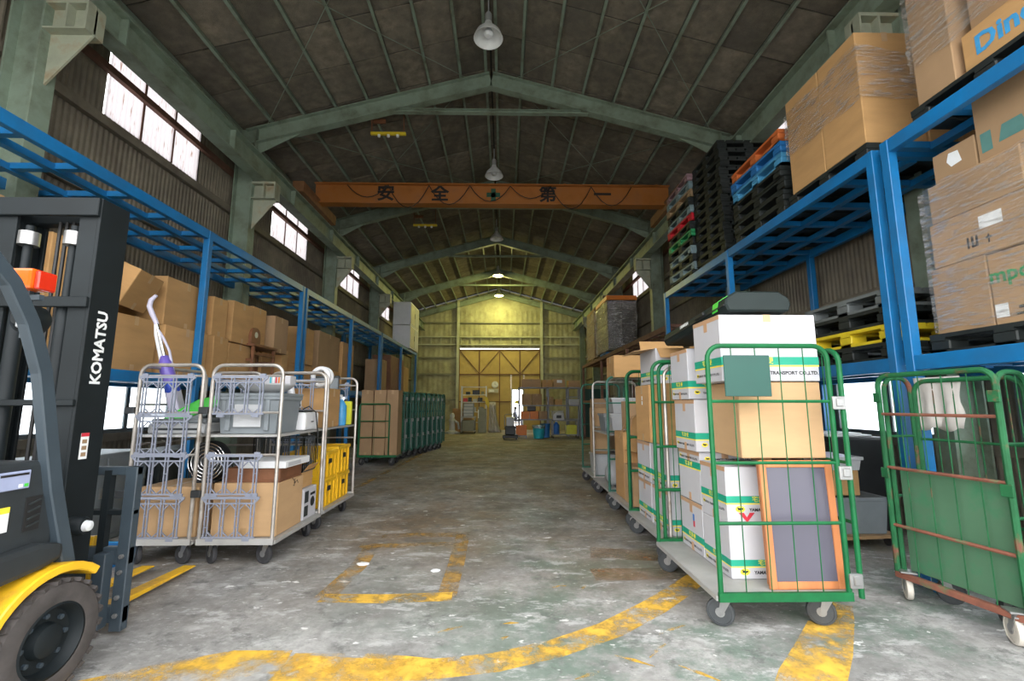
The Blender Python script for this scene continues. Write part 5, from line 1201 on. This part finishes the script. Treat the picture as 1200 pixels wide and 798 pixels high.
MB().tube([(0, 0, .96), (-.02, 0, 1.08), (-.03, 0, 1.16), (.0, 0, 1.22), (.06, 0, 1.25)], [.02, .024, .024, .022, .016], 10).build('handle', 'lilac', vc, 0, True)
# third silver cage: yellow crates and what stands on its shelf
def crate(x, y, z, sx, sy, sz, m, label, group=None, rz=0):
    t = thing('plastic_crate', label, 'crate', (x, y, z), rz, group)
    MB().box(-sx/2, -sy/2, 0, sx/2, sy/2, .015).build('bottom', m, t)
    for nm, q in (('side', (-sx/2, -sy/2, sx/2, -sy/2+.015)), ('side', (-sx/2, sy/2-.015, sx/2, sy/2)), ('side', (-sx/2, -sy/2+.015, -sx/2+.015, sy/2-.015)), ('side', (sx/2-.015, -sy/2+.015, sx/2, sy/2-.015))):
        MB().box(q[0], q[1], .015, q[2], q[3], sz).build(nm, m, t)
    MB().box(-sx/2-.012, -sy/2-.012, sz-.04, sx/2+.012, -sy/2, sz).box(-sx/2-.012, sy/2, sz-.04, sx/2+.012, sy/2+.012, sz).box(-sx/2-.012, -sy/2, sz-.04, -sx/2, sy/2, sz).box(sx/2, -sy/2, sz-.04, sx/2+.012, sy/2, sz).build('rim', m, t, .003)
    for k in range(4):
        a = -sy/2+.04+(sy-.08)*k/3; MB().box(sx/2, a-.012, .02, sx/2+.010, a+.012, sz-.04).build('rib', m, t)
        a = -sx/2+.04+(sx-.08)*k/3; MB().box(a-.012, -sy/2-.010, .02, a+.012, -sy/2, sz-.04).build('rib', m, t)
    MB().box(sx/2+.0005, -.05, sz*.55, sx/2+.0115, .05, sz*.72).build('handle_slot', 'ink', t)
    return t
GY = 'yellow crates in the third silver cage'
crate(-2.22, 5.42, D, .44, .42, .30, 'crate_yellow', 'yellow crate at the bottom front of the third silver cage', GY)
crate(-2.22, 5.42, D+.302, .44, .42, .30, 'crate_yellow', 'yellow crate on top at the front of the third silver cage', GY)
crate(-2.22, 5.88, D, .44, .42, .30, 'crate_yellow', 'yellow crate at the bottom rear of the third silver cage', GY)
crate(-2.22, 5.88, D+.302, .44, .42, .33, 'crate_yellow', 'yellow crate on top at the rear of the third silver cage', GY)
carton(-2.20, 5.40, sh, .44, .40, .44, 'brown carton with clear film on the shelf of the third silver cage', m='card', seam='x')
bin_(-2.38, 4.92, sh, .2, .2, .2, 'small dark pot behind the white appliance', 'charcoal')
hs = thing('coiled_hose', 'white coiled hose resting on the carton of the third silver cage', 'hose', (-2.16, 5.42, sh+.442))
MB().tube([(.02+.10*math.cos(a), -.06+.014*a, .135+.10*math.sin(a)) for a in [k*.33-1.57 for k in range(32)]], .028, 10).build('coil', 'white_plastic', hs, 0, True)
bt = thing('blue_bottle', 'blue spray bottle with white nozzle at the rear of the third silver cage', 'bottle', (-2.05, 5.86, sh))
MB().lathe([(.0, 0), (.06, 0), (.065, .03), (.065, .24), (.03, .30), (.02, .32), (0, .32)], 14).build('body', 'sky_blue', bt, 0, True); MB().lathe([(.02, .32), (.02, .36), (0, .36)], 10).build('nozzle', 'white_plastic', bt, 0, True); MB().box(-.01, -.06, .355, .01, .02, .38).build('trigger', 'white_plastic', bt)
bin_(-2.12, 5.72, D+.62, .3, .2, .25, 'x', 'charcoal').location = (-2.30, 5.84, sh)
bpy.data.objects['storage_bin.%03d' % max(int(o.name[-3:]) for o in bpy.data.objects if o.name.startswith('storage_bin.'))]['label'] = 'small charcoal bin behind the blue spray bottle'
o = thing('yellow_pack', 'yellow packet standing behind the blue spray bottle', 'packet', (-2.05, 6.02, sh)); MB().box(-.08, -.03, 0, .08, .03, .30).build('body', 'crate_lime', o, .01); MB().box(-.02, -.02, .30, .02, .02, .33).build('cap', 'charcoal', o)
o = thing('folding_screen', 'dark grey upright panel at the rear of the third silver cage', 'panel', (-2.35, 6.05, sh)); MB().box(-.18, -.02, 0, .18, .02, .62).build('sheet', 'grey_plastic', o, .004); MB().box(-.19, -.025, .60, .19, .025, .63).build('edge', 'charcoal', o)
# ---------------------------------------------------------------- overhead crane
cr = thing('overhead_crane', 'orange overhead travelling crane with black characters across the hall', 'crane', (XC, 10.2, 0))
MB().hbeam((-4.17, 0, 6.24), (4.17, 0, 6.24), .24, .50, .02).build('bridge_girder', 'crane_orange', cr)
MB().box(-4.17, -.02, 6.01, 4.17, -.005, 6.47).build('web_plate', 'crane_orange', cr)
for x in (-4.17, 4.17):
    MB().box(x-.12, -.9, 5.88, x+.12, 1.0, 6.12).build('end_carriage', 'crane_brown', cr, .01)
    for y in (-.7, .8): MB().lathe([(.075, -.03), (.075, .03)], 16, Matrix.Translation((x, y, 5.93)) @ Matrix.Rotation(PI/2, 4, 'Y')).build('wheel', 'rust_steel', cr)
MB().hbeam((-4.55, .55, 6.62), (-1.4, .55, 6.62), .10, .10, .012).build('walk_rail', 'crane_brown', cr); MB().hbeam((1.6, .55, 6.66), (4.1, .55, 6.66), .10, .10, .012).build('walk_rail', 'crane_brown', cr)
for x in (-4.0, -1.5, 1.7, 3.9): MB().box(x-.03, .0, 6.49, x+.03, .55, 6.57).build('rail_bracket', 'crane_brown', cr)
for ch, x, m in (('\u5b89', -2.53, 'ink'), ('\u5168', -1.26, 'ink'), ('\u7b2c', 1.29, 'ink'), ('\u4e00', 2.59, 'ink')):
    lettering(ch, m, .42, cr, (x, -.022, 6.26), FACE_FRONT, bold=.012)
MB().box(-.16, -.024, 6.20, .16, -.021, 6.31).box(-.055, -.024, 6.10, .055, -.021, 6.41).build('cross_mark', 'dark_green_ink', cr)
pts = []
for k in range(7):
    x0 = -3.4+k*.95
    for j in range(9): t = j/8; pts.append((x0+.95*t, -.14, 6.42-.55*(4*t*(1-t))*(.55+.45*((k*3) % 4)/3)))
MB().tube(pts, .010, 5).build('festoon_cable', 'ink', cr, 0, True)
# small yellow fixtures hanging under the roof
for i, (x, y, z, lab) in enumerate(((-2.25, 8.25, 6.56, 'yellow bar with three small lamps hanging near the first roof frame'), (-2.26, 12.55, 6.45, 'dim yellow bar with small lamps hanging behind the crane'))):
    t = thing('hanging_lamp_bar', lab, 'fixture', (x, y, z))
    MB().box(-.34, -.03, -.02, .34, .03, .03).build('bar', 'pallet_yellow', t, .004)
    for a in (-.32, .30): MB().tube([(a, 0, .03), (a-.02, 0, roofz(x+a)-z-.1)], .012, 6).build('hanger', 'wood_dark', t)
    for a in (-.18, 0, .18): MB().lathe([(0, -.08), (.03, -.06), (.03, -.02), (.02, -.018)], 10, Matrix.Translation((a, 0, 0))).build('bulb', 'white_plastic', t, 0, True)
    MB().box(-.30, -.02, .22, -.06, .02, .30).build('junction_box', 'wood_dark', t)

# ---------------------------------------------------------------- pendant lamps on the ridge
LAMPS = [(6.38, False), (10.7, False), (15.1, False), (19.6, True), (23.35, True)]
mat('lamp_lit', (1.0, 0.86, 0.36), emit=9.0); mat('lamp_off', (0.80, 0.82, 0.82), 0.3)
desc = ['nearest one, unlit with a pale shade', 'just behind the orange crane, unlit', 'third from the camera, dim', 'fourth from the camera, glowing yellow', 'last one before the end wall, glowing yellow']
for i, (y, on) in enumerate(LAMPS):
    t = thing('pendant_lamp', 'dome pendant lamp on the roof ridge, '+desc[i], 'lamp', (XC, y, 7.0), group='dome lamps along the ridge')
    MB().lathe([(.05, .30), (.07, .24), (.10, .20), (.19, .10), (.23, 0), (.222, 0), (.18, .095), (.09, .19), (0, .20)], 28, None, False).build('shade', 'lamp_inside' if not on else 'lamp_metal', t, 0, True)
    MB().lathe([(0, .28), (.055, .28), (.055, .42), (.03, .46), (0, .46)], 14).build('ballast', 'lamp_metal', t, 0, True)
    MB().tube([(0, 0, .45), (0, 0, roofz(XC)-7.0-.04)], .012, 6).build('stem', 'lamp_metal', t)
    bl = MB().lathe([(0, .03), (.05, .04), (.075, .085), (.06, .14), (.03, .19), (0, .19)], 16).build('bulb', 'lamp_lit' if on else 'lamp_off', t, 0, True)
    if on:
        ld = bpy.data.lights.new('lamp_light', 'POINT'); ld.energy = 190 if i == 4 else 125; ld.color = (1.0, .92, .30); ld.shadow_soft_size = .12
        lo = bpy.data.objects.new('lamp_light', ld); C.objects.link(lo); lo.parent = t; lo.location = (0, 0, .02)

# ---------------------------------------------------------------- green cage of tall cartons and the nested cages on the left
gcg = cage('green roll cage of tall upright cartons, beyond the silver cages', -3.24, -2.38, 10.42, 11.0, 1.36, 'cage_green', left=True, right=False, front=False, wires=1, rails=(.62, .98, 1.30), tyre='rubber', deck='cage_dark_green')
uframe(gcg, 'end_frame', 'cage_green', -.41, .25, -.285, 'x', 1.36, rails=(.62, .98), wires=1, corner=.04)
for k in range(3):
    carton([-3.09, -2.80, -2.52][k], 10.70, D, .27, .42, 1.46, 'tall narrow brown carton in the green cage, %s' % ['left one', 'middle one', 'right one'][k], m='card_grey', group='tall cartons in the green cage')
nest = None
for k in range(9):
    f = k/8; x = -2.92+.62*f+.0; y = 11.45+3.1*f
    lab = ['nested dark green roll cage, first of the row behind the tall cartons', 'nested dark green roll cage, second of the row', 'nested dark green roll cage, third of the row', 'nested dark green roll cage, fourth of the row', 'nested dark green roll cage, fifth of the row', 'nested dark green roll cage, sixth of the row', 'nested dark green roll cage, seventh of the row', 'nested dark green roll cage, eighth of the row', 'nested dark green roll cage, last and farthest of the row'][k]
    if nest is None:
        nest = thing('nested_roll_cage', lab, 'cart', (x, y, 0), -.10, 'nested green cages on the left')
        uframe(nest, 'end_frame', 'cage_dark_green', -.38, .38, 0, 'x', 1.66, rails=(.35, .75, 1.15), wires=3, wr=.008, r=.022, rr=.014)
        uframe(nest, 'side_frame', 'cage_dark_green', .02, .30, .38, 'y', 1.66, rails=(.5, 1.0, 1.4), wires=1, wr=.008, r=.022, rr=.014)
        MB().box(-.36, .05, .20, .36, .08, .95).build('folded_deck', 'cage_dark_green', nest)
        MB().box(-.40, -.02, .17, .40, .03, .21).build('base_rail', 'cage_dark_green', nest)
        for z in (.55, .95, 1.5): MB().box(.33, -.04, z-.04, .41, -.015, z+.04).build('latch', 'zinc', nest, .004)
        MB().tube([(.36, -.03, .22), (.36, -.03, .95)], .012, 6).build('lock_rod', 'zinc', nest)
        for a, b in ((-.33, .0), (.33, .0), (-.28, .2), (.28, .2)): caster(nest, a, b, a*4+b, 'rubber')
    else: dup(nest, (x, y, 0), -.10, lab)

# ---------------------------------------------------------------- far end of the hall
sw = thing('metal_shelf', 'white steel shelf unit with small goods at the far end', 'shelf', (-1.45, 22.7, 0))
for x in (-.6, .6):
    for y in (-.2, .2): MB().box(x-.025, y-.025, 0, x+.025, y+.025, 2.25).build('post', 'white_plastic', sw)
for z in (.5, 1.0, 1.48, 1.83, 2.22): MB().box(-.6, -.2, z-.03, .6, .2, z).build('shelf_board', 'white_plastic', sw)
k = 0
for z, row in ((1.48, ((-.42, .2, .16, 'box_red'), (-.2, .16, .2, 'charcoal'), (.05, .2, .12, 'light_grey_plastic'), (.3, .22, .18, 'charcoal'))), (1.83, ((-.3, .2, .12, 'charcoal'), (.1, .35, .2, 'black_plastic'), (.42, .14, .14, 'olive_metal'))), (1.0, ((-.05, .3, .2, 'light_grey_plastic'), (.35, .25, .22, 'olive_metal')))):
    for x, w, h, m in row:
        t = thing('shelf_goods', ['small red box', 'small charcoal box', 'small pale box', 'wide charcoal box', 'low charcoal box', 'black flat box', 'small olive box', 'pale bin', 'olive bin'][k]+' on the %s shelf of the white unit' % {1.48: 'middle', 1.83: 'upper', 1.0: 'lower'}[z], 'box', (-1.45+x, 22.7, z)); k += 1
        MB().box(-w/2, -.14, 0, w/2, .14, h).build('body', m, t, .006); MB().box(-w/2-.004, -.145, h, w/2+.004, .145, h+.02).build('lid', m, t)
wc = thing('wall_clock', 'round white wall clock on the end wall', 'clock', (-.46, 24.9, 2.42))
M = Matrix.Rotation(PI/2, 4, 'X')
MB().lathe([(0, .03), (.17, .03), (.19, .02), (.19, -.02), (0, -.02)], 24, M).build('case', 'white_plastic', wc, 0, True); MB().lathe([(0, .034), (.155, .034), (.155, .03)], 24, M).build('dial', 'white_ink', wc)
MB().box(-.006, -.04, 0, .006, -.036, .11).build('hand', 'ink', wc); MB().box(0, -.04, -.006, .08, -.036, .006).build('hand', 'ink', wc)
nb = thing('notice_board', 'small cream notice board below the wall clock', 'board', (-.55, 24.88, 1.98)); MB().box(-.28, -.02, 0, .28, .02, .22).build('board', 'cream_metal', nb, .004); MB().box(-.22, -.024, .05, .05, -.02, .17).build('paper', 'white_ink', nb)
cb = thing('tool_cabinet', 'grey stacked drawer trolley at the far end', 'cabinet', (-1.64, 21.9, 0))
MB().box(-.32, -.3, .12, .32, .3, .62).build('lower_case', 'olive_metal', cb, .01); MB().box(-.24, -.25, .78, .24, .25, 1.42).build('upper_case', 'grey_plastic', cb, .01)
for z in (.80, .95, 1.10, 1.25): MB().box(-.21, -.262, z+.01, .21, -.25, z+.13).build('drawer', 'light_grey_plastic', cb, .004)
for a in (-.3, .3):
    for b in (-.28, .28): MB().box(a-.02, b-.02, .08, a+.02, b+.02, .80).build('post', 'light_grey_plastic', cb); MB().lathe([(.04, -.015), (.04, .015)], 12, Matrix.Translation((a, b, .04)) @ Matrix.Rotation(PI/2, 4, 'Y')).build('wheel', 'rubber', cb)
MB().box(-.34, -.32, .74, .34, .32, .78).build('tray', 'light_grey_plastic', cb)
st = thing('plaster_figure', 'pale grey pump-like machine on the floor left of the drawer trolley', 'machine', (-2.42, 21.9, 0))
MB().lathe([(.0, 0), (.28, 0), (.28, .08), (.15, .14), (.13, .45), (.17, .6), (.10, .72), (.12, .85), (.06, .95), (0, .95)], 18).build('body', 'light_grey_plastic', st, 0, True); MB().tube([(.1, 0, .6), (.28, -.05, .5), (.34, -.05, .2)], .05, 8).build('arm', 'light_grey_plastic', st, 0, True); MB().box(-.34, -.24, 0, .36, .24, .05).build('base', 'grey_plastic', st)
dp = thing('door_panel_leaf', 'olive board leaning upright beside the drawer trolley', 'board', (-1.02, 22.25, 0)); MB().box(-.2, -.02, 0, .2, .02, 1.15).build('sheet', 'olive_metal', dp, .004); MB().box(-.21, -.03, .7, -.16, -.02, 1.1).build('white_strip', 'white_ink', dp)
wt = thing('draped_sheet', 'pale plastic sheet hanging to the floor before the end wall', 'sheet', (-.52, 22.2, 0))
vs = []; n, r_ = 12, 8
for j in range(r_):
    for i in range(n): u_ = i/(n-1)-.5; z_ = 1.45*(1-j/(r_-1)); vs.append((u_*(.30+.35*(j/(r_-1))**2)+.12*(j/(r_-1))**3, .05*math.sin(i*1.7)+.02, z_+.01))
o = MB().add(vs, [(j*n+i, j*n+i+1, (j+1)*n+i+1, (j+1)*n+i) for j in range(r_-1) for i in range(n-1)]).build('sheet', 'cloth_grey', wt, 0, True); md = o.modifiers.new('thickness', 'SOLIDIFY'); md.thickness = .008
MB().box(-.14, .06, 0, .10, .10, 1.5).build('stand', 'olive_metal', wt)
yb = thing('yellow_banner', 'yellow folded board hanging beside the white shelf', 'board', (-.80, 22.46, 1.25)); MB().prism([(-.12, .5), (.02, .45), (.14, .1), (.08, -.05), (-.06, .1)], -.02, .02, 'y').build('sheet', 'pallet_yellow', yb); MB().box(-.10, -.01, .42, -.05, .06, .45).build('hook', 'zinc', yb)
carton(-2.30, 23.4, 0, .5, .5, 1.15, 'brown carton tower standing behind the pale machine', m='card')
carton(-1.80, 23.6, 0, .4, .4, 1.25, 'tan carton standing behind the drawer trolley', m='card_light')
sr = thing('grey_shelving', 'long grey steel shelving with cartons and crates at the far right', 'shelf', (1.95, 19.7, 0))
for x in (-1.28, -.05, .80, 1.32):
    for y in (-.25, .25): MB().box(x-.03, y-.03, 0, x+.03, y+.03, 2.08).build('post', 'lattice_grey', sr)
for z in (.74, 1.33, 2.08): MB().box(-1.31, -.28, z-.05, 1.35, .28, z).build('shelf_board', 'lattice_grey', sr)
MB().box(.80, -.28, 1.65, 1.35, .28, 1.69).build('shelf_board', 'lattice_grey', sr)
for i, (x, w, h, z, m, lab) in enumerate(((.98, .38, .46, 1.335, 'card_grey', 'pinkish brown carton at the left of the far shelving'), (1.42, .42, .46, 1.335, 'card_grey', 'pinkish brown carton second on the far shelving'), (2.0, .26, .34, 1.335, 'card_grey', 'small brown carton in the middle of the far shelving'), (2.34, .30, .24, 1.335, 'card', 'low brown carton right of the middle on the far shelving'),
        (1.18, .82, .34, 2.085, 'card_light', 'long tan carton on top of the far shelving'), (1.86, .44, .30, 2.085, 'card', 'brown carton second on top of the far shelving'), (2.38, .50, .34, 2.085, 'card_light', 'tan carton with white label on top of the far shelving'))):
    o = carton(x, 19.66, z, w, .44, h, lab, m=m)
    if 'white label' in lab: MB().box(-.1, -.222, .18, .12, -.221, .30).build('white_label', 'white_ink', o)
for i, (x, m, lab) in enumerate(((.92, 'crate_orange', 'orange crate at the left of the far shelving'), (1.30, 'crate_orange', 'orange crate second from the left on the far shelving'), (1.67, 'wood_mid', 'brown crate third from the left on the far shelving'))):
    crate(x, 19.66, .745, .34, .44, .32, m, lab)
bin_(2.30, 19.66, .745, .46, .42, .34, 'grey plastic bin on the middle of the far shelving', 'light_grey_plastic')
bin_(3.02, 19.66, 1.335, .42, .42, .24, 'pale basket on the right of the far shelving', 'light_grey_plastic')
o = thing('black_case', 'black flat case lying on the orange crates', 'case', (1.2, 19.66, 1.07)); MB().box(-.18, -.15, 0, .18, .15, .20).build('body', 'black_plastic', o, .02); MB().box(-.06, -.17, .08, .06, -.15, .11).build('handle', 'charcoal', o)
crate(.72, 18.75, .13, .42, .42, .38, 'crate_orange', 'orange crate standing on a low stand in front of the shelving')
lw = thing('low_stand', 'low metal stand under the orange crate', 'stand', (.72, 18.75, 0)); MB().box(-.22, -.22, .10, .22, .22, .13).build('top', 'lattice_grey', lw); 
for a in (-.2, .2):
    for b in (-.2, .2): MB().box(a-.015, b-.015, 0, a+.015, b+.015, .10).build('leg', 'lattice_grey', lw)
tb = thing('trash_bin', 'teal plastic bin with clear bag in front of the far shelving', 'bin', (1.42, 18.6, 0))
MB().lathe([(0, 0), (.20, 0), (.25, .50), (.26, .52), (.24, .52), (.19, .02), (0, .02)], 24).build('body', 'teal', tb, 0, True); MB().lathe([(.265, .40), (.275, .50), (.26, .54), (.22, .53)], 20, None, False).build('bag_edge', 'bag', tb, 0, True)
db = thing('blue_drum', 'dark blue bin behind the teal bin', 'bin', (1.74, 19.2, 0)); MB().lathe([(0, 0), (.18, 0), (.21, .55), (.19, .55), (.16, .02), (0, .02)], 20).build('body', 'pallet_blue', db, 0, True); MB().lathe([(.215, .53), (.225, .56), (.20, .56)], 20, None, False).build('rim', 'pallet_blue', db)
uc = thing('utility_cart', 'grey two-level cart with blue jug and yellow-green crate', 'cart', (2.50, 18.85, 0))
for z in (.16, .72): MB().box(-.52, -.26, z-.03, .52, .26, z).build('tray', 'lattice_grey', uc)
for a in (-.5, .5):
    for b in (-.24, .24): MB().box(a-.02, b-.02, .10, a+.02, b+.02, .75).build('post', 'lattice_grey', uc); MB().lathe([(.05, -.015), (.05, .015)], 12, Matrix.Translation((a, b, .05)) @ Matrix.Rotation(PI/2, 4, 'Y')).build('wheel', 'rubber', uc)
crate(2.76, 18.85, .161, .40, .40, .36, 'crate_lime', 'yellow-green crate on the grey two-level cart')
bj = thing('blue_jug', 'bright blue plastic jug on the grey two-level cart', 'jug', (2.16, 18.85, .161)); MB().lathe([(0, 0), (.12, 0), (.13, .05), (.13, .36), (.06, .44), (.05, .48), (0, .48)], 16).build('body', 'box_blue', bj, 0, True); MB().lathe([(.055, .48), (.055, .52), (0, .52)], 12).build('cap', 'white_plastic', bj)
hv = thing('grey_case', 'grey slanted appliance on top of the two-level cart', 'appliance', (2.25, 18.85, .721)); MB().prism([(-.24, 0), (.24, 0), (.2, .30), (-.1, .34), (-.24, .22)], -.2, .2, 'y').build('body', 'light_grey_plastic', hv, .02); MB().box(-.1, -.205, .08, .1, -.2, .2).build('panel', 'charcoal', hv)
wm = thing('floor_scrubber', 'black and silver floor machine with pale tank in front of the doorway', 'machine', (.27, 18.15, 0))
MB().box(-.30, -.30, .06, .30, .30, .18).build('brush_deck', 'black_plastic', wm, .02); MB().box(-.20, -.2, .18, .20, .2, .52).build('body', 'charcoal', wm, .03); MB().box(-.16, -.18, .52, .16, .18, .86).build('tank', 'light_grey_plastic', wm, .04, seg=2)
MB().tube([(-.22, .1, .4), (-.22, .2, .9), (-.18, .2, .96), (.18, .2, .96), (.22, .2, .9), (.22, .1, .4)], .018, 8).build('handle', 'zinc', wm, 0, True)
for a in (-.24, .24):
    for b in (-.22, .22): MB().lathe([(.05, -.02), (.05, .02)], 12, Matrix.Translation((a, b, .05)) @ Matrix.Rotation(PI/2, 4, 'Y')).build('wheel', 'rubber', wm)
carton(3.62, 19.0, 2.13, .5, .5, .28, 'small tan carton high at the far right above the shelving', m='card_light').location = (3.02, 19.66, 2.085)
# drawer wardrobe between shelving and right cages
gl = thing('dark_locker', 'dark green metal locker at the right end of the far shelving', 'locker', (3.9, 19.6, 0)); MB().box(-.5, -.3, 0, .5, .3, 2.0).build('body', 'sign_green', gl, .01); 
for x in (-.25, .25): MB().box(x-.23, -.312, .05, x+.23, -.30, 1.95).build('door', 'sign_green', gl, .004)
# people outside the far doorway, seen as small dark figures
def person(x, y, z, label, face):
    verts = [(0,0,.0),(0,.02,.20),(0,.03,.42),(0,.02,.52),(0,0,.60),(0,-.02,.70),
             (.19,.02,.44),(.26,-.02,.20),(.18,-.20,.08),(-.19,.02,.44),(-.26,-.02,.20),(-.18,-.20,.08),
             (.10,-.05,-.02),(.14,-.42,.0),(.14,-.46,-.42),(.14,-.58,-.47),(-.10,-.05,-.02),(-.14,-.42,.0),(-.14,-.46,-.42),(-.14,-.58,-.47)]
    edges = [(0,1),(1,2),(2,3),(3,4),(4,5),(2,6),(6,7),(7,8),(2,9),(9,10),(10,11),(0,12),(12,13),(13,14),(14,15),(0,16),(16,17),(17,18),(18,19)]
    rad = [.15,.15,.16,.06,.085,.08,.07,.05,.035,.07,.05,.035,.09,.075,.05,.04,.09,.075,.05,.04]
    me = bpy.data.meshes.new('body'); me.from_pydata(verts, edges, [])
    t = thing('person', label, 'person', (x, y, z), face)
    o = link('body', me, t); me.materials.append(MATS['dark_cloth'])
    sk = o.modifiers.new('skin', 'SKIN'); 
    for v, r in zip(me.skin_vertices[0].data, rad): v.radius = (r, r*.85)
    me.skin_vertices[0].data[0].use_root = True
    o.modifiers.new('sub', 'SUBSURF').levels = 1
    MB().lathe([(0, .0), (.075, .04), (.10, .11), (.09, .17), (0, .20)], 14, Matrix.Translation((0, .0, .60))).build('hair', 'hair', t, 0, True)
    return t
bn = thing('bench', 'low bench outside the far doorway under the seated people', 'bench', (.45, 27.2, -.13)); MB().box(-.7, -.18, .40, .7, .18, .45).build('seat', 'wood_mid', bn)
for a in (-.6, .6): MB().box(a-.03, -.15, 0, a+.03, .15, .40).build('leg', 'wood_mid', bn)
person(.70, 27.2, .44, 'person in dark clothes seated outside the far doorway, right one', PI*.4)
person(.0, 27.2, .44, 'person in dark clothes seated outside the far doorway, left one', PI*.6)
ys_ = thing('yellow_sign', 'small yellow sign hanging outside in the doorway', 'sign', (.72, 25.02, 1.45)); MB().prism([(-.12, .05), (.0, .12), (.14, .1), (.12, -.06), (-.1, -.05)], -.01, .01, 'y').build('plate', 'box_yellow', ys_); MB().box(-.005, -.005, .1, .005, .005, .70).build('cord', 'ink', ys_)
# scraps on the floor
for i, (u, v, s, lab) in enumerate(((-1.19, 4.12, .07, 'crumpled white paper scrap on the floor left of the yellow box line'), (-.55, 3.95, .05, 'small white scrap on the floor inside the yellow box line'))):
    o = bag(u, v, 0.0, s*1.5, s, .02, lab, 'white_plastic', 50+i, 'paper_scrap', 'scrap')

# things on the floor under the left rack
for i, (x, y, sx, sy, h, m, lab) in enumerate(((-4.25, 4.75, .55, 1.1, .86, 'grey_plastic', 'dark grey steel cabinet on the floor under the left rack, behind the fork tips'), (-4.25, 6.1, .55, 1.2, .80, 'charcoal', 'charcoal steel cabinet on the floor under the left rack, behind the silver cages'), (-4.2, 9.6, .6, 1.4, 1.1, 'charcoal', 'charcoal cabinet under the left rack beside the green cage of cartons'))):
    t = thing('steel_cabinet', lab, 'cabinet', (x, y, 0)); MB().box(-sx/2, -sy/2, 0, sx/2, sy/2, h).build('body', m, t, .01)
    for s in (-1, 1): MB().box(sx/2, s*sy/4-sy/4+.02, .06, sx/2+.012, s*sy/4+sy/4-.02, h-.04).build('door', m, t, .004); MB().box(sx/2+.012, s*.04-.01, h*.5, sx/2+.03, s*.04+.01, h*.5+.10).build('handle', 'zinc', t)
bp_ = thing('blue_crate', 'flat blue plastic crate on the floor beyond the fork tips', 'crate', (-3.52, 4.02, 0)); MB().box(-.26, -.20, 0, .26, .20, .03).build('bottom', 'pallet_blue', bp_)
for q in ((-.26, -.20, .26, -.18), (-.26, .18, .26, .20), (-.26, -.18, -.24, .18), (.24, -.18, .26, .18)): MB().box(q[0], q[1], .03, q[2], q[3], .16).build('side', 'pallet_blue', bp_)
MB().box(-.28, -.22, .14, .28, -.20, .17).box(-.28, .20, .14, .28, .22, .17).box(-.28, -.20, .14, -.26, .20, .17).box(.26, -.20, .14, .28, .20, .17).build('rim', 'sky_blue', bp_)
